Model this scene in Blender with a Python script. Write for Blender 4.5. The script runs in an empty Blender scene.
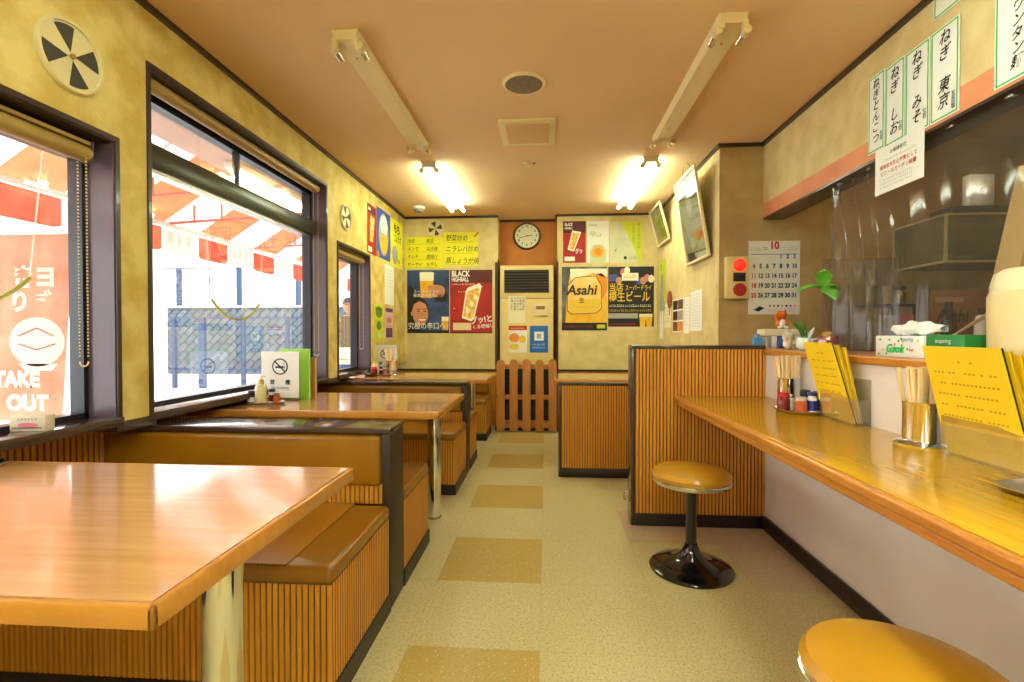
import bpy, math, random
from mathutils import Matrix, Vector
from math import sin, cos, pi
R = random.Random(7)
C = bpy.context.scene.collection
SC = bpy.context.scene

# ------------------------------------------------------------------ camera
cd = bpy.data.cameras.new('camera'); cam = bpy.data.objects.new('camera', cd); C.objects.link(cam)
cd.sensor_width = 36; cd.lens = 490/1024*36; cd.clip_start = .05; cd.clip_end = 300
cam.location = (0, 0, 1.07)
cam.rotation_euler = (pi/2 - math.atan2(7, 490), 0, math.atan2(34, 490))
SC.camera = cam
# ------------------------------------------------------------------ world, exposure
W = bpy.data.worlds.new('sky'); SC.world = W; W.use_nodes = True
bg = W.node_tree.nodes['Background']
bg.inputs[0].default_value = (.93, .97, 1, 1); bg.inputs[1].default_value = 1.9
SC.view_settings.view_transform = 'Standard'; SC.view_settings.look = 'None'
SC.view_settings.gamma = 1; SC.view_settings.use_curve_mapping = False
SC.view_settings.exposure = 1.45
TUBE = 14.0; KITCHEN_TUBE = 3.0; FRONT_FILL = 14.0; REAR_FILL = 42.0; PLASTIC_HAZE = .16  # the front and rear strengths drive added fill lamps out of view
# portals help the renderer find the daylight that comes in through the window openings
for (y0, y1, z0, z1) in ((.1, 1.66, .79, 1.8), (1.84, 3.36, .78, 2.09), (3.58, 4.2, .78, 1.74)):
    l = bpy.data.lights.new('window_portal', 'AREA'); l.shape = 'RECTANGLE'; l.size = z1-z0; l.size_y = y1-y0
    l.cycles.is_portal = True
    o = bpy.data.objects.new('window_portal', l); C.objects.link(o)
    o.location = (-1.84, (y0+y1)/2, (z0+z1)/2); o.rotation_euler = (0, -pi/2, 0)

# ------------------------------------------------------------------ materials
def lin(c):
    return tuple(((v/255)/12.92 if v/255 <= .04045 else ((v/255+.055)/1.055)**2.4) for v in c)
MATS = {}
def nodes(name):
    m = bpy.data.materials.new(name); m.use_nodes = True
    return m, m.node_tree, m.node_tree.nodes['Principled BSDF']
def mat(name, rgb, rough=.6, metal=0, coat=0, spec=.5, emit=None, es=0, rgb2=None, scale=8, mapscale=(1,1,1), bump=0, bscale=None, detail=4, lo=.35, hi=.65, sub=0):
    if name in MATS: return MATS[name]
    m, t, b = nodes(name); L = t.links
    c = lin(rgb)
    b.inputs['Base Color'].default_value = (*c, 1)
    b.inputs['Roughness'].default_value = rough; b.inputs['Metallic'].default_value = metal
    b.inputs['Coat Weight'].default_value = coat; b.inputs['Coat Roughness'].default_value = .08
    b.inputs['Specular IOR Level'].default_value = spec
    if emit: b.inputs['Emission Color'].default_value = (*lin(emit), 1); b.inputs['Emission Strength'].default_value = es
    if rgb2 or bump:
        tc = t.nodes.new('ShaderNodeTexCoord'); mp = t.nodes.new('ShaderNodeMapping'); mp.inputs['Scale'].default_value = mapscale
        L.new(tc.outputs['Object'], mp.inputs[0])
        n = t.nodes.new('ShaderNodeTexNoise'); n.inputs['Scale'].default_value = scale; n.inputs['Detail'].default_value = detail
        L.new(mp.outputs[0], n.inputs['Vector'])
        if rgb2:
            r = t.nodes.new('ShaderNodeValToRGB'); r.color_ramp.elements[0].position = lo; r.color_ramp.elements[1].position = hi
            r.color_ramp.elements[0].color = (*c, 1); r.color_ramp.elements[1].color = (*lin(rgb2), 1)
            L.new(n.outputs[0], r.inputs[0]); L.new(r.outputs[0], b.inputs['Base Color'])
        if bump:
            n2 = t.nodes.new('ShaderNodeTexNoise'); n2.inputs['Scale'].default_value = bscale or scale; n2.inputs['Detail'].default_value = 3
            L.new(mp.outputs[0], n2.inputs['Vector'])
            bp = t.nodes.new('ShaderNodeBump'); bp.inputs['Strength'].default_value = bump; bp.inputs['Distance'].default_value = .01
            L.new(n2.outputs[0], bp.inputs['Height']); L.new(bp.outputs[0], b.inputs['Normal'])
    MATS[name] = m; return m
def clear(name, tint=(1,1,1), rough=.02, gloss=.08, haze=0, hazecol=(.7,.7,.65)):
    """thin clear sheet: straight-through light, a reflection and some haze"""
    if name in MATS: return MATS[name]
    m = bpy.data.materials.new(name); m.use_nodes = True; t = m.node_tree; t.nodes.clear(); L = t.links
    o = t.nodes.new('ShaderNodeOutputMaterial'); tr = t.nodes.new('ShaderNodeBsdfTransparent'); tr.inputs[0].default_value = (*tint, 1)
    g = t.nodes.new('ShaderNodeBsdfGlossy'); g.inputs['Roughness'].default_value = rough
    fr = t.nodes.new('ShaderNodeLayerWeight'); fr.inputs[0].default_value = .25
    mm = t.nodes.new('ShaderNodeMath'); mm.operation = 'MULTIPLY_ADD'; mm.inputs[1].default_value = .42; mm.inputs[2].default_value = gloss*.4
    L.new(fr.outputs['Fresnel'], mm.inputs[0])
    mx = t.nodes.new('ShaderNodeMixShader'); L.new(mm.outputs[0], mx.inputs[0]); L.new(tr.outputs[0], mx.inputs[1]); L.new(g.outputs[0], mx.inputs[2])
    last = mx
    if haze:
        d = t.nodes.new('ShaderNodeBsdfTranslucent'); d.inputs[0].default_value = (*hazecol, 1)
        d2 = t.nodes.new('ShaderNodeBsdfDiffuse'); d2.inputs[0].default_value = (*hazecol, 1)
        a = t.nodes.new('ShaderNodeMixShader'); a.inputs[0].default_value = .5; L.new(d.outputs[0], a.inputs[1]); L.new(d2.outputs[0], a.inputs[2])
        m2 = t.nodes.new('ShaderNodeMixShader'); m2.inputs[0].default_value = haze
        L.new(mx.outputs[0], m2.inputs[1]); L.new(a.outputs[0], m2.inputs[2]); last = m2
    L.new(last.outputs[0], o.inputs[0]); MATS[name] = m; return m
def cloth(name, rgb, trans=.5, rgb2=None):
    if name in MATS: return MATS[name]
    m = bpy.data.materials.new(name); m.use_nodes = True; t = m.node_tree; t.nodes.clear(); L = t.links
    o = t.nodes.new('ShaderNodeOutputMaterial'); d = t.nodes.new('ShaderNodeBsdfDiffuse'); s = t.nodes.new('ShaderNodeBsdfTranslucent')
    tc = t.nodes.new('ShaderNodeTexCoord'); n = t.nodes.new('ShaderNodeTexNoise'); n.inputs['Scale'].default_value = 6; n.inputs['Detail'].default_value = 5
    L.new(tc.outputs['Object'], n.inputs['Vector'])
    r = t.nodes.new('ShaderNodeValToRGB'); r.color_ramp.elements[0].position = .35; r.color_ramp.elements[1].position = .7
    r.color_ramp.elements[0].color = (*lin(rgb), 1); r.color_ramp.elements[1].color = (*lin(rgb2 or rgb), 1)
    L.new(n.outputs[0], r.inputs[0]); L.new(r.outputs[0], d.inputs[0]); L.new(r.outputs[0], s.inputs[0])
    mx = t.nodes.new('ShaderNodeMixShader'); mx.inputs[0].default_value = trans
    L.new(d.outputs[0], mx.inputs[1]); L.new(s.outputs[0], mx.inputs[2]); L.new(mx.outputs[0], o.inputs[0]); MATS[name] = m; return m

def wood(name, a, b2, mapscale, rough=.3, coat=0, scale=3, dark=None, lo=.3, hi=.7):
    """grain stretched along one axis, two noise layers"""
    if name in MATS: return MATS[name]
    m, t, b = nodes(name); L = t.links
    tc = t.nodes.new('ShaderNodeTexCoord'); mp = t.nodes.new('ShaderNodeMapping'); mp.inputs['Scale'].default_value = mapscale
    L.new(tc.outputs['Object'], mp.inputs[0])
    n = t.nodes.new('ShaderNodeTexNoise'); n.inputs['Scale'].default_value = scale; n.inputs['Detail'].default_value = 8; n.inputs['Roughness'].default_value = .65
    L.new(mp.outputs[0], n.inputs['Vector'])
    r = t.nodes.new('ShaderNodeValToRGB'); e = r.color_ramp.elements; e[0].position = lo; e[1].position = hi
    e[0].color = (*lin(a), 1); e[1].color = (*lin(b2), 1)
    L.new(n.outputs[0], r.inputs[0]); L.new(r.outputs[0], b.inputs['Base Color'])
    b.inputs['Roughness'].default_value = rough; b.inputs['Coat Weight'].default_value = coat; b.inputs['Coat Roughness'].default_value = .06
    bp = t.nodes.new('ShaderNodeBump'); bp.inputs['Strength'].default_value = .05; bp.inputs['Distance'].default_value = .005
    L.new(n.outputs[0], bp.inputs['Height']); L.new(bp.outputs[0], b.inputs['Normal'])
    MATS[name] = m; return m

def floor_mat():
    m, t, b = nodes('speckled_vinyl_tile'); L = t.links
    tc = t.nodes.new('ShaderNodeTexCoord'); sep = t.nodes.new('ShaderNodeSeparateXYZ'); L.new(tc.outputs['Object'], sep.inputs[0])
    def M(op, a, b_=None, c_=None):
        n = t.nodes.new('ShaderNodeMath'); n.operation = op
        for i, v in enumerate((a, b_, c_)):
            if v is None: continue
            if isinstance(v, (int, float)): n.inputs[i].default_value = v
            else: L.new(v, n.inputs[i])
        return n.outputs[0]
    X, Y = sep.outputs[0], sep.outputs[1]
    u = M('DIVIDE', M('ADD', X, .02), .45); v = M('DIVIDE', M('SUBTRACT', Y, 2.09), .45)
    fu = M('FLOOR', u); fv = M('FLOOR', v)
    # accent tiles: column -1, every second row
    isx = M('COMPARE', fu, -1, .1); even = M('COMPARE', M('MODULO', M('ADD', fv, 20), 2), 0, .1)
    acc = M('MULTIPLY', isx, even)
    # pinkish replacement tiles near the counter
    pk = M('MULTIPLY', M('COMPARE', fu, 2, .1), M('LESS_THAN', fv, 1.5))
    pk = M('MAXIMUM', pk, M('MULTIPLY', M('COMPARE', fu, 1, .1), M('COMPARE', fv, 1, .1)))
    pk = M('MULTIPLY', pk, M('GREATER_THAN', fv, -.5))
    def mix(f, a, b_):
        n = t.nodes.new('ShaderNodeMix'); n.data_type = 'RGBA'
        if isinstance(f, float): n.inputs[0].default_value = f
        else: L.new(f, n.inputs[0])
        for i, q in ((6, a), (7, b_)):
            if isinstance(q, tuple): n.inputs[i].default_value = (*q, 1)
            else: L.new(q, n.inputs[i])
        return n.outputs[2]
    n1 = t.nodes.new('ShaderNodeTexNoise'); n1.inputs['Scale'].default_value = 115; n1.inputs['Detail'].default_value = 3; L.new(tc.outputs['Object'], n1.inputs['Vector'])
    r1 = t.nodes.new('ShaderNodeValToRGB'); r1.color_ramp.elements[0].position = .52; r1.color_ramp.elements[1].position = .64
    L.new(n1.outputs[0], r1.inputs[0])
    n2 = t.nodes.new('ShaderNodeTexNoise'); n2.inputs['Scale'].default_value = 3; n2.inputs['Detail'].default_value = 6; L.new(tc.outputs['Object'], n2.inputs['Vector'])
    vo = t.nodes.new('ShaderNodeTexVoronoi'); vo.inputs['Scale'].default_value = 55; L.new(tc.outputs['Object'], vo.inputs['Vector'])
    rv = t.nodes.new('ShaderNodeValToRGB'); rv.color_ramp.elements[0].position = .12; rv.color_ramp.elements[1].position = .2
    rv.color_ramp.elements[0].color = (1,1,1,1); rv.color_ramp.elements[1].color = (0,0,0,1); L.new(vo.outputs['Distance'], rv.inputs[0])
    base = mix(n2.outputs[0], lin((206,194,146)), lin((196,182,128)))
    base = mix(pk, base, lin((196,172,140)))
    base = mix(acc, base, lin((186,158,80)))
    f1 = M('MULTIPLY', r1.outputs[0], .6)
    base = mix(f1, base, lin((150,132,90)))
    f2 = M('MULTIPLY', rv.outputs[0], .5)
    base = mix(f2, base, lin((235,228,200)))
    # seams
    def seam(w): return M('LESS_THAN', M('ABSOLUTE', M('SUBTRACT', M('FRACT', w), .5)), .5-.004)
    sm = M('SUBTRACT', 1.0, M('MULTIPLY', seam(u), seam(v)))
    base = mix(M('MULTIPLY', sm, .16), base, lin((110,90,60)))
    L.new(base, b.inputs['Base Color']); b.inputs['Roughness'].default_value = .38
    MATS['floor'] = m; return m

M_floor = floor_mat()
M_wall_l = mat('mustard_wallpaper', (202,172,80), .75, rgb2=(226,204,122), scale=7, bump=.25, bscale=90, detail=10, lo=.38, hi=.62)
M_wall_b = mat('cream_wallpaper', (210,190,126), .75, rgb2=(224,206,146), scale=8, bump=.25, bscale=90, detail=10, lo=.34, hi=.66)
M_wall_r = mat('tan_wallpaper', (206,180,120), .75, rgb2=(220,200,144), scale=8, bump=.25, bscale=90, detail=10, lo=.34, hi=.66)
M_col = mat('brown_tan_wallpaper', (174,144,88), .75, rgb2=(188,160,104), scale=8, bump=.25, bscale=90, detail=10, lo=.34, hi=.66)
M_orange = mat('orange_wallpaper', (196,120,52), .75, rgb2=(206,134,66), scale=5, bump=.2, bscale=80)
M_stripe = mat('salmon_border', (214,134,92), .7, rgb2=(224,148,106), scale=6)
M_ceil = mat('nicotine_ceiling', (222,184,134), .85, rgb2=(228,192,144), scale=1.2, bump=.1, bscale=120)
M_white_wall = mat('off_white_panel', (236,228,220), .55, rgb2=(228,216,204), scale=2.5, detail=6)
M_dark = mat('dark_brown_trim', (58,38,28), .35, coat=.2)
M_dark2 = mat('dark_laminate', (66,46,36), .22, coat=.5)
M_panel = mat('dark_brown_laminate', (52,36,26), .5)
M_base = mat('black_brown_baseboard', (40,28,24), .45)
M_plum = mat('plum_grey_reveal', (92,74,82), .3, coat=.2, rgb2=(84,66,74), scale=3)
M_alu = mat('black_sash', (26,26,32), .3)
M_bronze = mat('olive_bronze_transom', (70,70,52), .3, metal=.4)
M_sill = mat('sill_laminate', (74,54,46), .2, coat=.6)
M_rib = wood('ribbed_panel_wood', (206,140,40), (226,160,56), (6,6,1), .42, scale=4)
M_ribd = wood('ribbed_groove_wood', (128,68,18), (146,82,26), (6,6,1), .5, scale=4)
M_table = wood('table_laminate', (190,136,80), (212,160,104), (1.2,22,6), .16, coat=.5, scale=2.2)
M_tedge = wood('table_edge_wood', (188,124,44), (204,142,58), (2,20,6), .3, coat=.3)
M_counter = wood('honey_counter_wood', (206,150,22), (232,180,40), (22,1.0,6), .2, coat=.3, scale=2.2)
M_cedge = wood('counter_edge_wood', (190,116,36), (216,146,58), (20,1.5,6), .28, coat=.3)
M_gate = wood('pine_board', (170,106,44), (198,134,66), (14,14,1.2), .45, scale=3)
M_vinyl = mat('ochre_vinyl', (152,102,14), .3, coat=.15, rgb2=(142,94,12), scale=3, bump=.06, bscale=60)
M_vinyl2 = mat('ochre_vinyl_side', (172,116,28), .35)
M_chrome = mat('chrome', (225,225,222), .08, metal=1)
M_steel = mat('brushed_steel', (190,188,180), .25, metal=1)
M_blackm = mat('black_enamel', (14,10,10), .12, coat=.6)
M_black = mat('black', (18,18,18), .5)
M_white = mat('white', (238,236,228), .5)
M_paper = mat('paper_white', (238,236,226), .8)
M_paper2 = mat('paper_cream', (236,228,190), .8)
M_ink = mat('ink', (26,24,24), .7)
M_green = mat('green_ink', (50,190,92), .7)
M_red = mat('red_ink', (206,44,34), .6)
M_blue = mat('blue_ink', (34,110,190), .6)
M_yel = mat('yellow_paper', (240,232,40), .7)
M_glass = clear('window_glass', (1,1,1), .01, .06)
M_clear = clear('clear_acrylic', (.97,.97,.95), .05, .2, haze=.08)
M_tubeg = mat('lit_tube', (255,255,255), .4, emit=(236,255,232), es=TUBE)
M_tubek = mat('kitchen_tube', (255,255,255), .4, emit=(255,240,215), es=KITCHEN_TUBE)
M_tuber = mat('rear_fill_tube', (255,255,255), .4, emit=(218,246,240), es=REAR_FILL)  # glow of the added lamps behind the camera
M_tubef = mat('front_fill_tube', (255,255,255), .4, emit=(218,246,240), es=FRONT_FILL)  # glow of the added lamp over the near counter
M_fix = mat('cream_enamel', (228,208,156), .4)
M_cream = mat('aged_cream_metal', (224,200,130), .4)

# ------------------------------------------------------------------ mesh builder
class MB:
    def __init__(s): s.v = []; s.f = []; s.m = []; s.sm = []; s.mats = []; s.T = Matrix.Identity(4)
    def mi(s, m):
        if m not in s.mats: s.mats.append(m)
        return s.mats.index(m)
    def add(s, vs, fs, m, smooth=False):
        b = len(s.v); s.v += [tuple(s.T @ Vector(q)) for q in vs]
        i = s.mi(m)
        for f in fs: s.f.append([b+k for k in f]); s.m.append(i); s.sm.append(smooth)
        return s
    def box(s, x0, x1, y0, y1, z0, z1, m, bev=0, seg=2):
        if bev <= 0:
            return s.add([(x0,y0,z0),(x1,y0,z0),(x1,y1,z0),(x0,y1,z0),(x0,y0,z1),(x1,y0,z1),(x1,y1,z1),(x0,y1,z1)],
                [(0,3,2,1),(4,5,6,7),(0,1,5,4),(1,2,6,5),(2,3,7,6),(3,0,4,7)], m)
        # rounded box: superposed sections in z, each a rounded rectangle
        bev = min(bev, (x1-x0)/2.01, (y1-y0)/2.01, (z1-z0)/2.01)
        rings = []
        def ring(ins, z):
            pts = []; r = max(bev-ins, 1e-4)
            for cx, cy, a0 in ((x1-bev, y1-bev, 0), (x0+bev, y1-bev, pi/2), (x0+bev, y0+bev, pi), (x1-bev, y0+bev, 3*pi/2)):
                for k in range(seg+1):
                    a = a0+pi/2*k/seg; pts.append((cx+r*cos(a), cy+r*sin(a), z))
            return pts
        prof = [(bev-bev*sin(pi/2*k/seg) , z0+bev-bev*cos(pi/2*k/seg)) for k in range(seg+1)]
        prof += [(bev-bev*cos(pi/2*k/seg), z1-bev+bev*sin(pi/2*k/seg)) for k in range(seg+1)]
        for ins, z in prof: rings.append(ring(ins, z))
        n = len(rings[0]); vs = [p for r in rings for p in r]; fs = []
        for i in range(len(rings)-1):
            for k in range(n): fs.append((i*n+k, i*n+(k+1)%n, (i+1)*n+(k+1)%n, (i+1)*n+k))
        fs.append(tuple(reversed(range(n)))); fs.append(tuple((len(rings)-1)*n+k for k in range(n)))
        return s.add(vs, fs, m, True)
    def lathe(s, prof, m, n=24, c=(0,0,0), axis='z', smooth=True, caps=True):
        vs = []; fs = []
        for r, h in prof:
            for k in range(n):
                a = 2*pi*k/n; p = (r*cos(a), r*sin(a), h)
                if axis == 'x': p = (p[2], p[0], p[1])
                if axis == 'y': p = (p[0], -p[2], p[1])
                vs.append((c[0]+p[0], c[1]+p[1], c[2]+p[2]))
        for i in range(len(prof)-1):
            for k in range(n): fs.append((i*n+k, i*n+(k+1)%n, (i+1)*n+(k+1)%n, (i+1)*n+k))
        if caps:
            fs.append(tuple(reversed(range(n)))); fs.append(tuple((len(prof)-1)*n+k for k in range(n)))
        return s.add(vs, fs, m, smooth)
    def cyl(s, p0, p1, r, m, r1=None, n=12, smooth=True):
        p0 = Vector(p0); p1 = Vector(p1); d = (p1-p0).normalized(); r1 = r if r1 is None else r1
        a = d.orthogonal().normalized(); b = d.cross(a); vs = []
        for p, rr in ((p0, r), (p1, r1)):
            for k in range(n): vs.append(tuple(p + a*rr*cos(2*pi*k/n) + b*rr*sin(2*pi*k/n)))
        fs = [(k, (k+1)%n, n+(k+1)%n, n+k) for k in range(n)]
        b0 = len(s.f); s.add(vs, fs+[tuple(reversed(range(n))), tuple(range(n, 2*n))], m, smooth)
        s.sm[-1] = s.sm[-2] = False
        return s
    def tube(s, pts, r, m, n=8):
        pts = [Vector(p) for p in pts]; vs = []; fs = []
        up = Vector((0.013, .021, 1))
        for i, p in enumerate(pts):
            d = (pts[min(i+1, len(pts)-1)]-pts[max(i-1, 0)]).normalized()
            a = d.cross(up)
            if a.length < .05: a = d.cross(Vector((1, .1, 0)))
            a.normalize(); b = d.cross(a); rr = r[i] if isinstance(r, (list, tuple)) else r
            for k in range(n): vs.append(tuple(p + a*rr*cos(2*pi*k/n) + b*rr*sin(2*pi*k/n)))
        for i in range(len(pts)-1):
            for k in range(n): fs.append((i*n+k, i*n+(k+1)%n, (i+1)*n+(k+1)%n, (i+1)*n+k))
        fs += [tuple(reversed(range(n))), tuple((len(pts)-1)*n+k for k in range(n))]
        return s.add(vs, fs, m, True)
    def ball(s, c, r, m, n=14, k=9):
        r = r if isinstance(r, (tuple, list)) else (r, r, r); vs = []; fs = []
        for i in range(k+1):
            th = pi*i/k
            for j in range(n):
                a = 2*pi*j/n; q = max(sin(th), .001)
                vs.append((c[0]+r[0]*q*cos(a), c[1]+r[1]*q*sin(a), c[2]-r[2]*cos(th)))
        for i in range(k):
            for j in range(n): fs.append((i*n+j, i*n+(j+1)%n, (i+1)*n+(j+1)%n, (i+1)*n+j))
        return s.add(vs, fs, m, True)
    def prism(s, pts, y0, y1, m, plane='xz'):
        """2-D outline extruded; xz: along y, yz: along x, xy: along z"""
        def P(u, v, w): return {'xz': (u, w, v), 'yz': (w, u, v), 'xy': (u, v, w)}[plane]
        n = len(pts); vs = [P(u, v, y0) for u, v in pts]+[P(u, v, y1) for u, v in pts]
        fs = [tuple(range(n)), tuple(reversed(range(n, 2*n)))]+[(k, n+k, n+(k+1)%n, (k+1)%n) for k in range(n)]
        return s.add(vs, fs, m)
    # flat artwork on a sheet that faces local -y; layer k lies a hair in front
    def flat(s, pts, m, k=1): return s.add([(u, -.0006*k, v) for u, v in pts], [tuple(range(len(pts)))], m)
    def rect(s, u0, v0, u1, v1, m, k=1): return s.flat([(u0,v0),(u1,v0),(u1,v1),(u0,v1)], m, k)
    def disc(s, u, v, r, m, k=1, rv=None, n=24, a0=0, a1=2*pi):
        rv = rv or r; return s.flat([(u+r*cos(a0+(a1-a0)*i/n), v+rv*sin(a0+(a1-a0)*i/n)) for i in range(n if a1-a0 > 6.2 else n+1)], m, k)
    def line(s, u0, v0, u1, v1, w, m, k=1):
        d = Vector((u1-u0, v1-v0)); q = Vector((-d.y, d.x)).normalized()*w/2
        return s.flat([(u0-q.x, v0-q.y), (u1-q.x, v1-q.y), (u1+q.x, v1+q.y), (u0+q.x, v0+q.y)], m, k)
    def text(s, body, u, v, size, m, k=2, rot=0, sx=1, bold=0, shear=0, align='LEFT', space=1):
        c = bpy.data.curves.new('lettering', 'FONT'); c.body = body; c.size = size; c.align_x = align; c.align_y = 'BOTTOM' if '\n' not in body else 'TOP'
        c.offset = bold; c.shear = shear; c.resolution_u = 3; c.space_line = space
        o = bpy.data.objects.new('lettering', c); C.objects.link(o)
        dg = bpy.context.evaluated_depsgraph_get(); me = bpy.data.meshes.new_from_object(o.evaluated_get(dg))
        vs = []
        for q in me.vertices:
            x, y = q.co.x*sx, q.co.y
            vs.append((u+x*cos(rot)-y*sin(rot), -.0006*k, v+x*sin(rot)+y*cos(rot)))
        fs = [tuple(p.vertices) for p in me.polygons]
        C.objects.unlink(o); bpy.data.objects.remove(o); bpy.data.curves.remove(c); bpy.data.meshes.remove(me)
        return s.add(vs, fs, m)
    def vtext(s, body, u, v, size, m, k=2, sx=1, shear=0, bold=0, step=1.0, jit=0):
        """characters one under another, top at v"""
        for i, ch in enumerate(body):
            if ch == ' ': continue
            s.text(ch, u+R.uniform(-jit, jit), v-size*step*(i+1), size, m, k, sx=sx, shear=shear, bold=bold, align='CENTER', rot=R.uniform(-jit, jit)*6)
        return s
    def scribble(s, u0, u1, v, h, m, k=2, n=None):
        """a line of small print"""
        x = u0; n = n or 14
        st = (u1-u0)/n
        for i in range(n):
            w = st*R.uniform(.45, .85); hh = h*R.uniform(.6, 1)
            s.rect(x, v, x+w, v+hh*.22, m, k); s.rect(x+w*.3, v, x+w*.3+st*.12, v+hh, m, k); s.rect(x, v+hh*.75, x+w*.8, v+hh*.95, m, k)
            x += st
        return s
    def ribs(s, u0, u1, z0, z1, w, out, plane, pitch=.019):
        """vertical tongue-and-groove ribbing; plane 'x' = runs along x, 'y' = runs along y; w position, out = +-1 normal"""
        n = max(1, round((u1-u0)/pitch)); p = (u1-u0)/n; d = .004*out
        for i in range(n):
            a = u0+i*p; e = [(a, w), (a+p*.16, w-d*0), (a+p*.28, w+d), (a+p*.88, w+d), (a+p, w)]
            def Q(u, t, z): return (u, t, z) if plane == 'x' else (t, u, z)
            for j in range(4):
                (ua, ta), (ub, tb) = e[j], e[j+1]
                fl = (out < 0) == (plane == 'x')
                q = [Q(ua, ta, z0), Q(ub, tb, z0), Q(ub, tb, z1), Q(ua, ta, z1)]
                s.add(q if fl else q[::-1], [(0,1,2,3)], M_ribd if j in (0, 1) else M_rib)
        return s
    def build(s, name, parent=None, loc=None, rotz=0, label=None, cat=None, group=None, kind=None):
        me = bpy.data.meshes.new(name); me.from_pydata(s.v, [], s.f)
        for m in s.mats: me.materials.append(m)
        me.polygons.foreach_set('material_index', s.m); me.polygons.foreach_set('use_smooth', s.sm); me.update(); me.set_sharp_from_angle(angle=.7)
        o = bpy.data.objects.new(name, me); C.objects.link(o)
        if parent: o.parent = parent
        if loc: o.location = loc
        o.rotation_euler = (0, 0, rotz)
        return tag(o, label, cat, group, kind)
def tag(o, label=None, cat=None, group=None, kind=None):
    for k, v in (('label', label), ('category', cat), ('group', group), ('kind', kind)):
        if v: o[k] = v
    return o
def thing(name, label, cat, loc=(0,0,0), rotz=0, group=None):
    o = bpy.data.objects.new(name, None); o.empty_display_size = .05; C.objects.link(o)
    o.location = loc; o.rotation_euler = (0, 0, rotz); return tag(o, label, cat, group)
def copy_tree(o, parent=None):
    c = o.copy(); C.objects.link(c)
    if parent: c.parent = parent
    for ch in list(o.children): copy_tree(ch, c)
    return c
def clone(o, loc, rotz=None, label=None):
    c = copy_tree(o); c.location = loc
    if rotz is not None: c.rotation_euler = (0, 0, rotz)
    if label: c['label'] = label
    return c
def struct(name, mb, parent=None, loc=None): return mb.build(name, parent, loc, kind=None if parent else 'structure')
def normals_ok(): pass

LX = -1.575; LOW = -1.80; SC_ = 1.016; ZC = 2.37; YB = 5.38; RX = 1.19; CX = 1.20; UX = 1.48; YF = -2.6
# ------------------------------------------------------------------ shell
struct('floor', MB().add([(-1.9,YF,0),(3.5,YF,0),(3.5,5.7,0),(-1.9,5.7,0)], [(0,1,2,3)], M_floor))
struct('ceiling', MB().box(-1.9, 3.5, YF, 5.7, ZC, ZC+.08, M_ceil))
# left wall with its three openings; below the sills it steps back
w = MB(); OP = [(-.6, 1.667, .76, 1.762), (1.83, 3.367, .755, 2.113), (3.567, 4.215, .755, 1.748)]
OP = [(y0*SC_, y1*SC_, z0, 1.07+(z1-1.07)*SC_) for y0, y1, z0, z1 in OP]
ys = YF; ZL = .745
for (y0, y1, z0, z1) in OP:
    w.box(-1.75, LX, ys, y0, ZL, ZC, M_wall_l); w.box(-1.75, LX, y0, y1, z1, ZC, M_wall_l); ys = y1
w.box(-1.75, LX, ys, 5.7, ZL, ZC, M_wall_l); w.box(-1.9, LOW, YF, 5.7, 0, .73, M_wall_l)
w.box(LOW, LX+.004, 1.69, 1.87, .70701, .745, M_dark2); w.box(LOW, LX+.004, 3.41, 3.64, .70701, .745, M_dark2)
struct('wall_left', w)
w = MB()
w.box(-1.83, -.53, YB, 5.7, 0, ZC, M_wall_b); w.box(.12, RX, YB, 5.7, 0, ZC, M_wall_b); w.box(-.53, .12, 5.61, 5.7, 0, ZC, M_orange)
w.box(-.535, -.529, YB, 5.61, 0, 1.9, M_dark); w.box(.119, .125, YB, 5.61, 0, 1.9, M_dark)
w.box(-.56, -.53, YB-.006, YB+.03, 0, 1.86, M_dark); w.box(.12, .135, YB-.006, YB+.03, 0, 1.86, M_dark)
struct('wall_back', w)
struct('wall_right', MB().box(RX, 1.6, 3.48, 5.7, 0, ZC, M_wall_r))
struct('wall_alcove', MB().box(RX, 3.5, 3.47, 3.485, 0, ZC, M_col))
w = MB(); w.box(UX, 1.62, YF, 3.47, 1.955, ZC, M_wall_r); w.box(UX-.002, 1.62, YF, 3.47, 1.862, 1.955, M_stripe); w.box(UX-.001, 1.621, YF, 3.47, 1.85, 1.862, M_dark)
struct('wall_lintel', w)
struct('wall_counter', MB().box(CX, 1.32, YF, 3.47, 0, .955, M_white_wall))
struct('wall_kitchen', MB().box(3.4, 3.5, YF, 3.47, 0, ZC, mat('kitchen_brown_wall', (128,84,76), .6, rgb2=(108,70,66), scale=2)))
struct('wall_front', MB().box(-1.9, 3.5, YF-.1, YF, 0, ZC, M_wall_b))
# trims
t = MB(); h = .022
t.box(LX, LX+.02, YF, YB, ZC-h, ZC, M_dark); t.box(LX, -.53, YB-.02, YB, ZC-h, ZC, M_dark); t.box(-.55, -.53, YB, 5.61, ZC-h, ZC, M_dark)
t.box(-.53, .12, 5.59, 5.61, ZC-h, ZC, M_dark); t.box(.10, .12, YB, 5.61, ZC-h, ZC, M_dark); t.box(.12, RX, YB-.02, YB, ZC-h, ZC, M_dark)
t.box(RX-.02, RX, 3.47, YB, ZC-h, ZC, M_dark); t.box(RX-.02, UX, 3.45, 3.47, ZC-h, ZC, M_dark); t.box(UX-.02, UX, YF, 3.47, ZC-h, ZC, M_dark)
struct('trim_ceiling', t)
t = MB(); t.box(LOW, -.535, YB-.022, YB-.001, .662, .684, M_dark); t.box(.125, RX, YB-.022, YB-.001, .662, .684, M_dark)
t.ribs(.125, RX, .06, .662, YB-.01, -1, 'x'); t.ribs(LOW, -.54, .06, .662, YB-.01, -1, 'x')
struct('trim_back', t)
t = MB(); t.box(CX-.018, CX, YF, 2.76, 0, .075, M_base, .006); struct('baseboard_counter', t)
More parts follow.
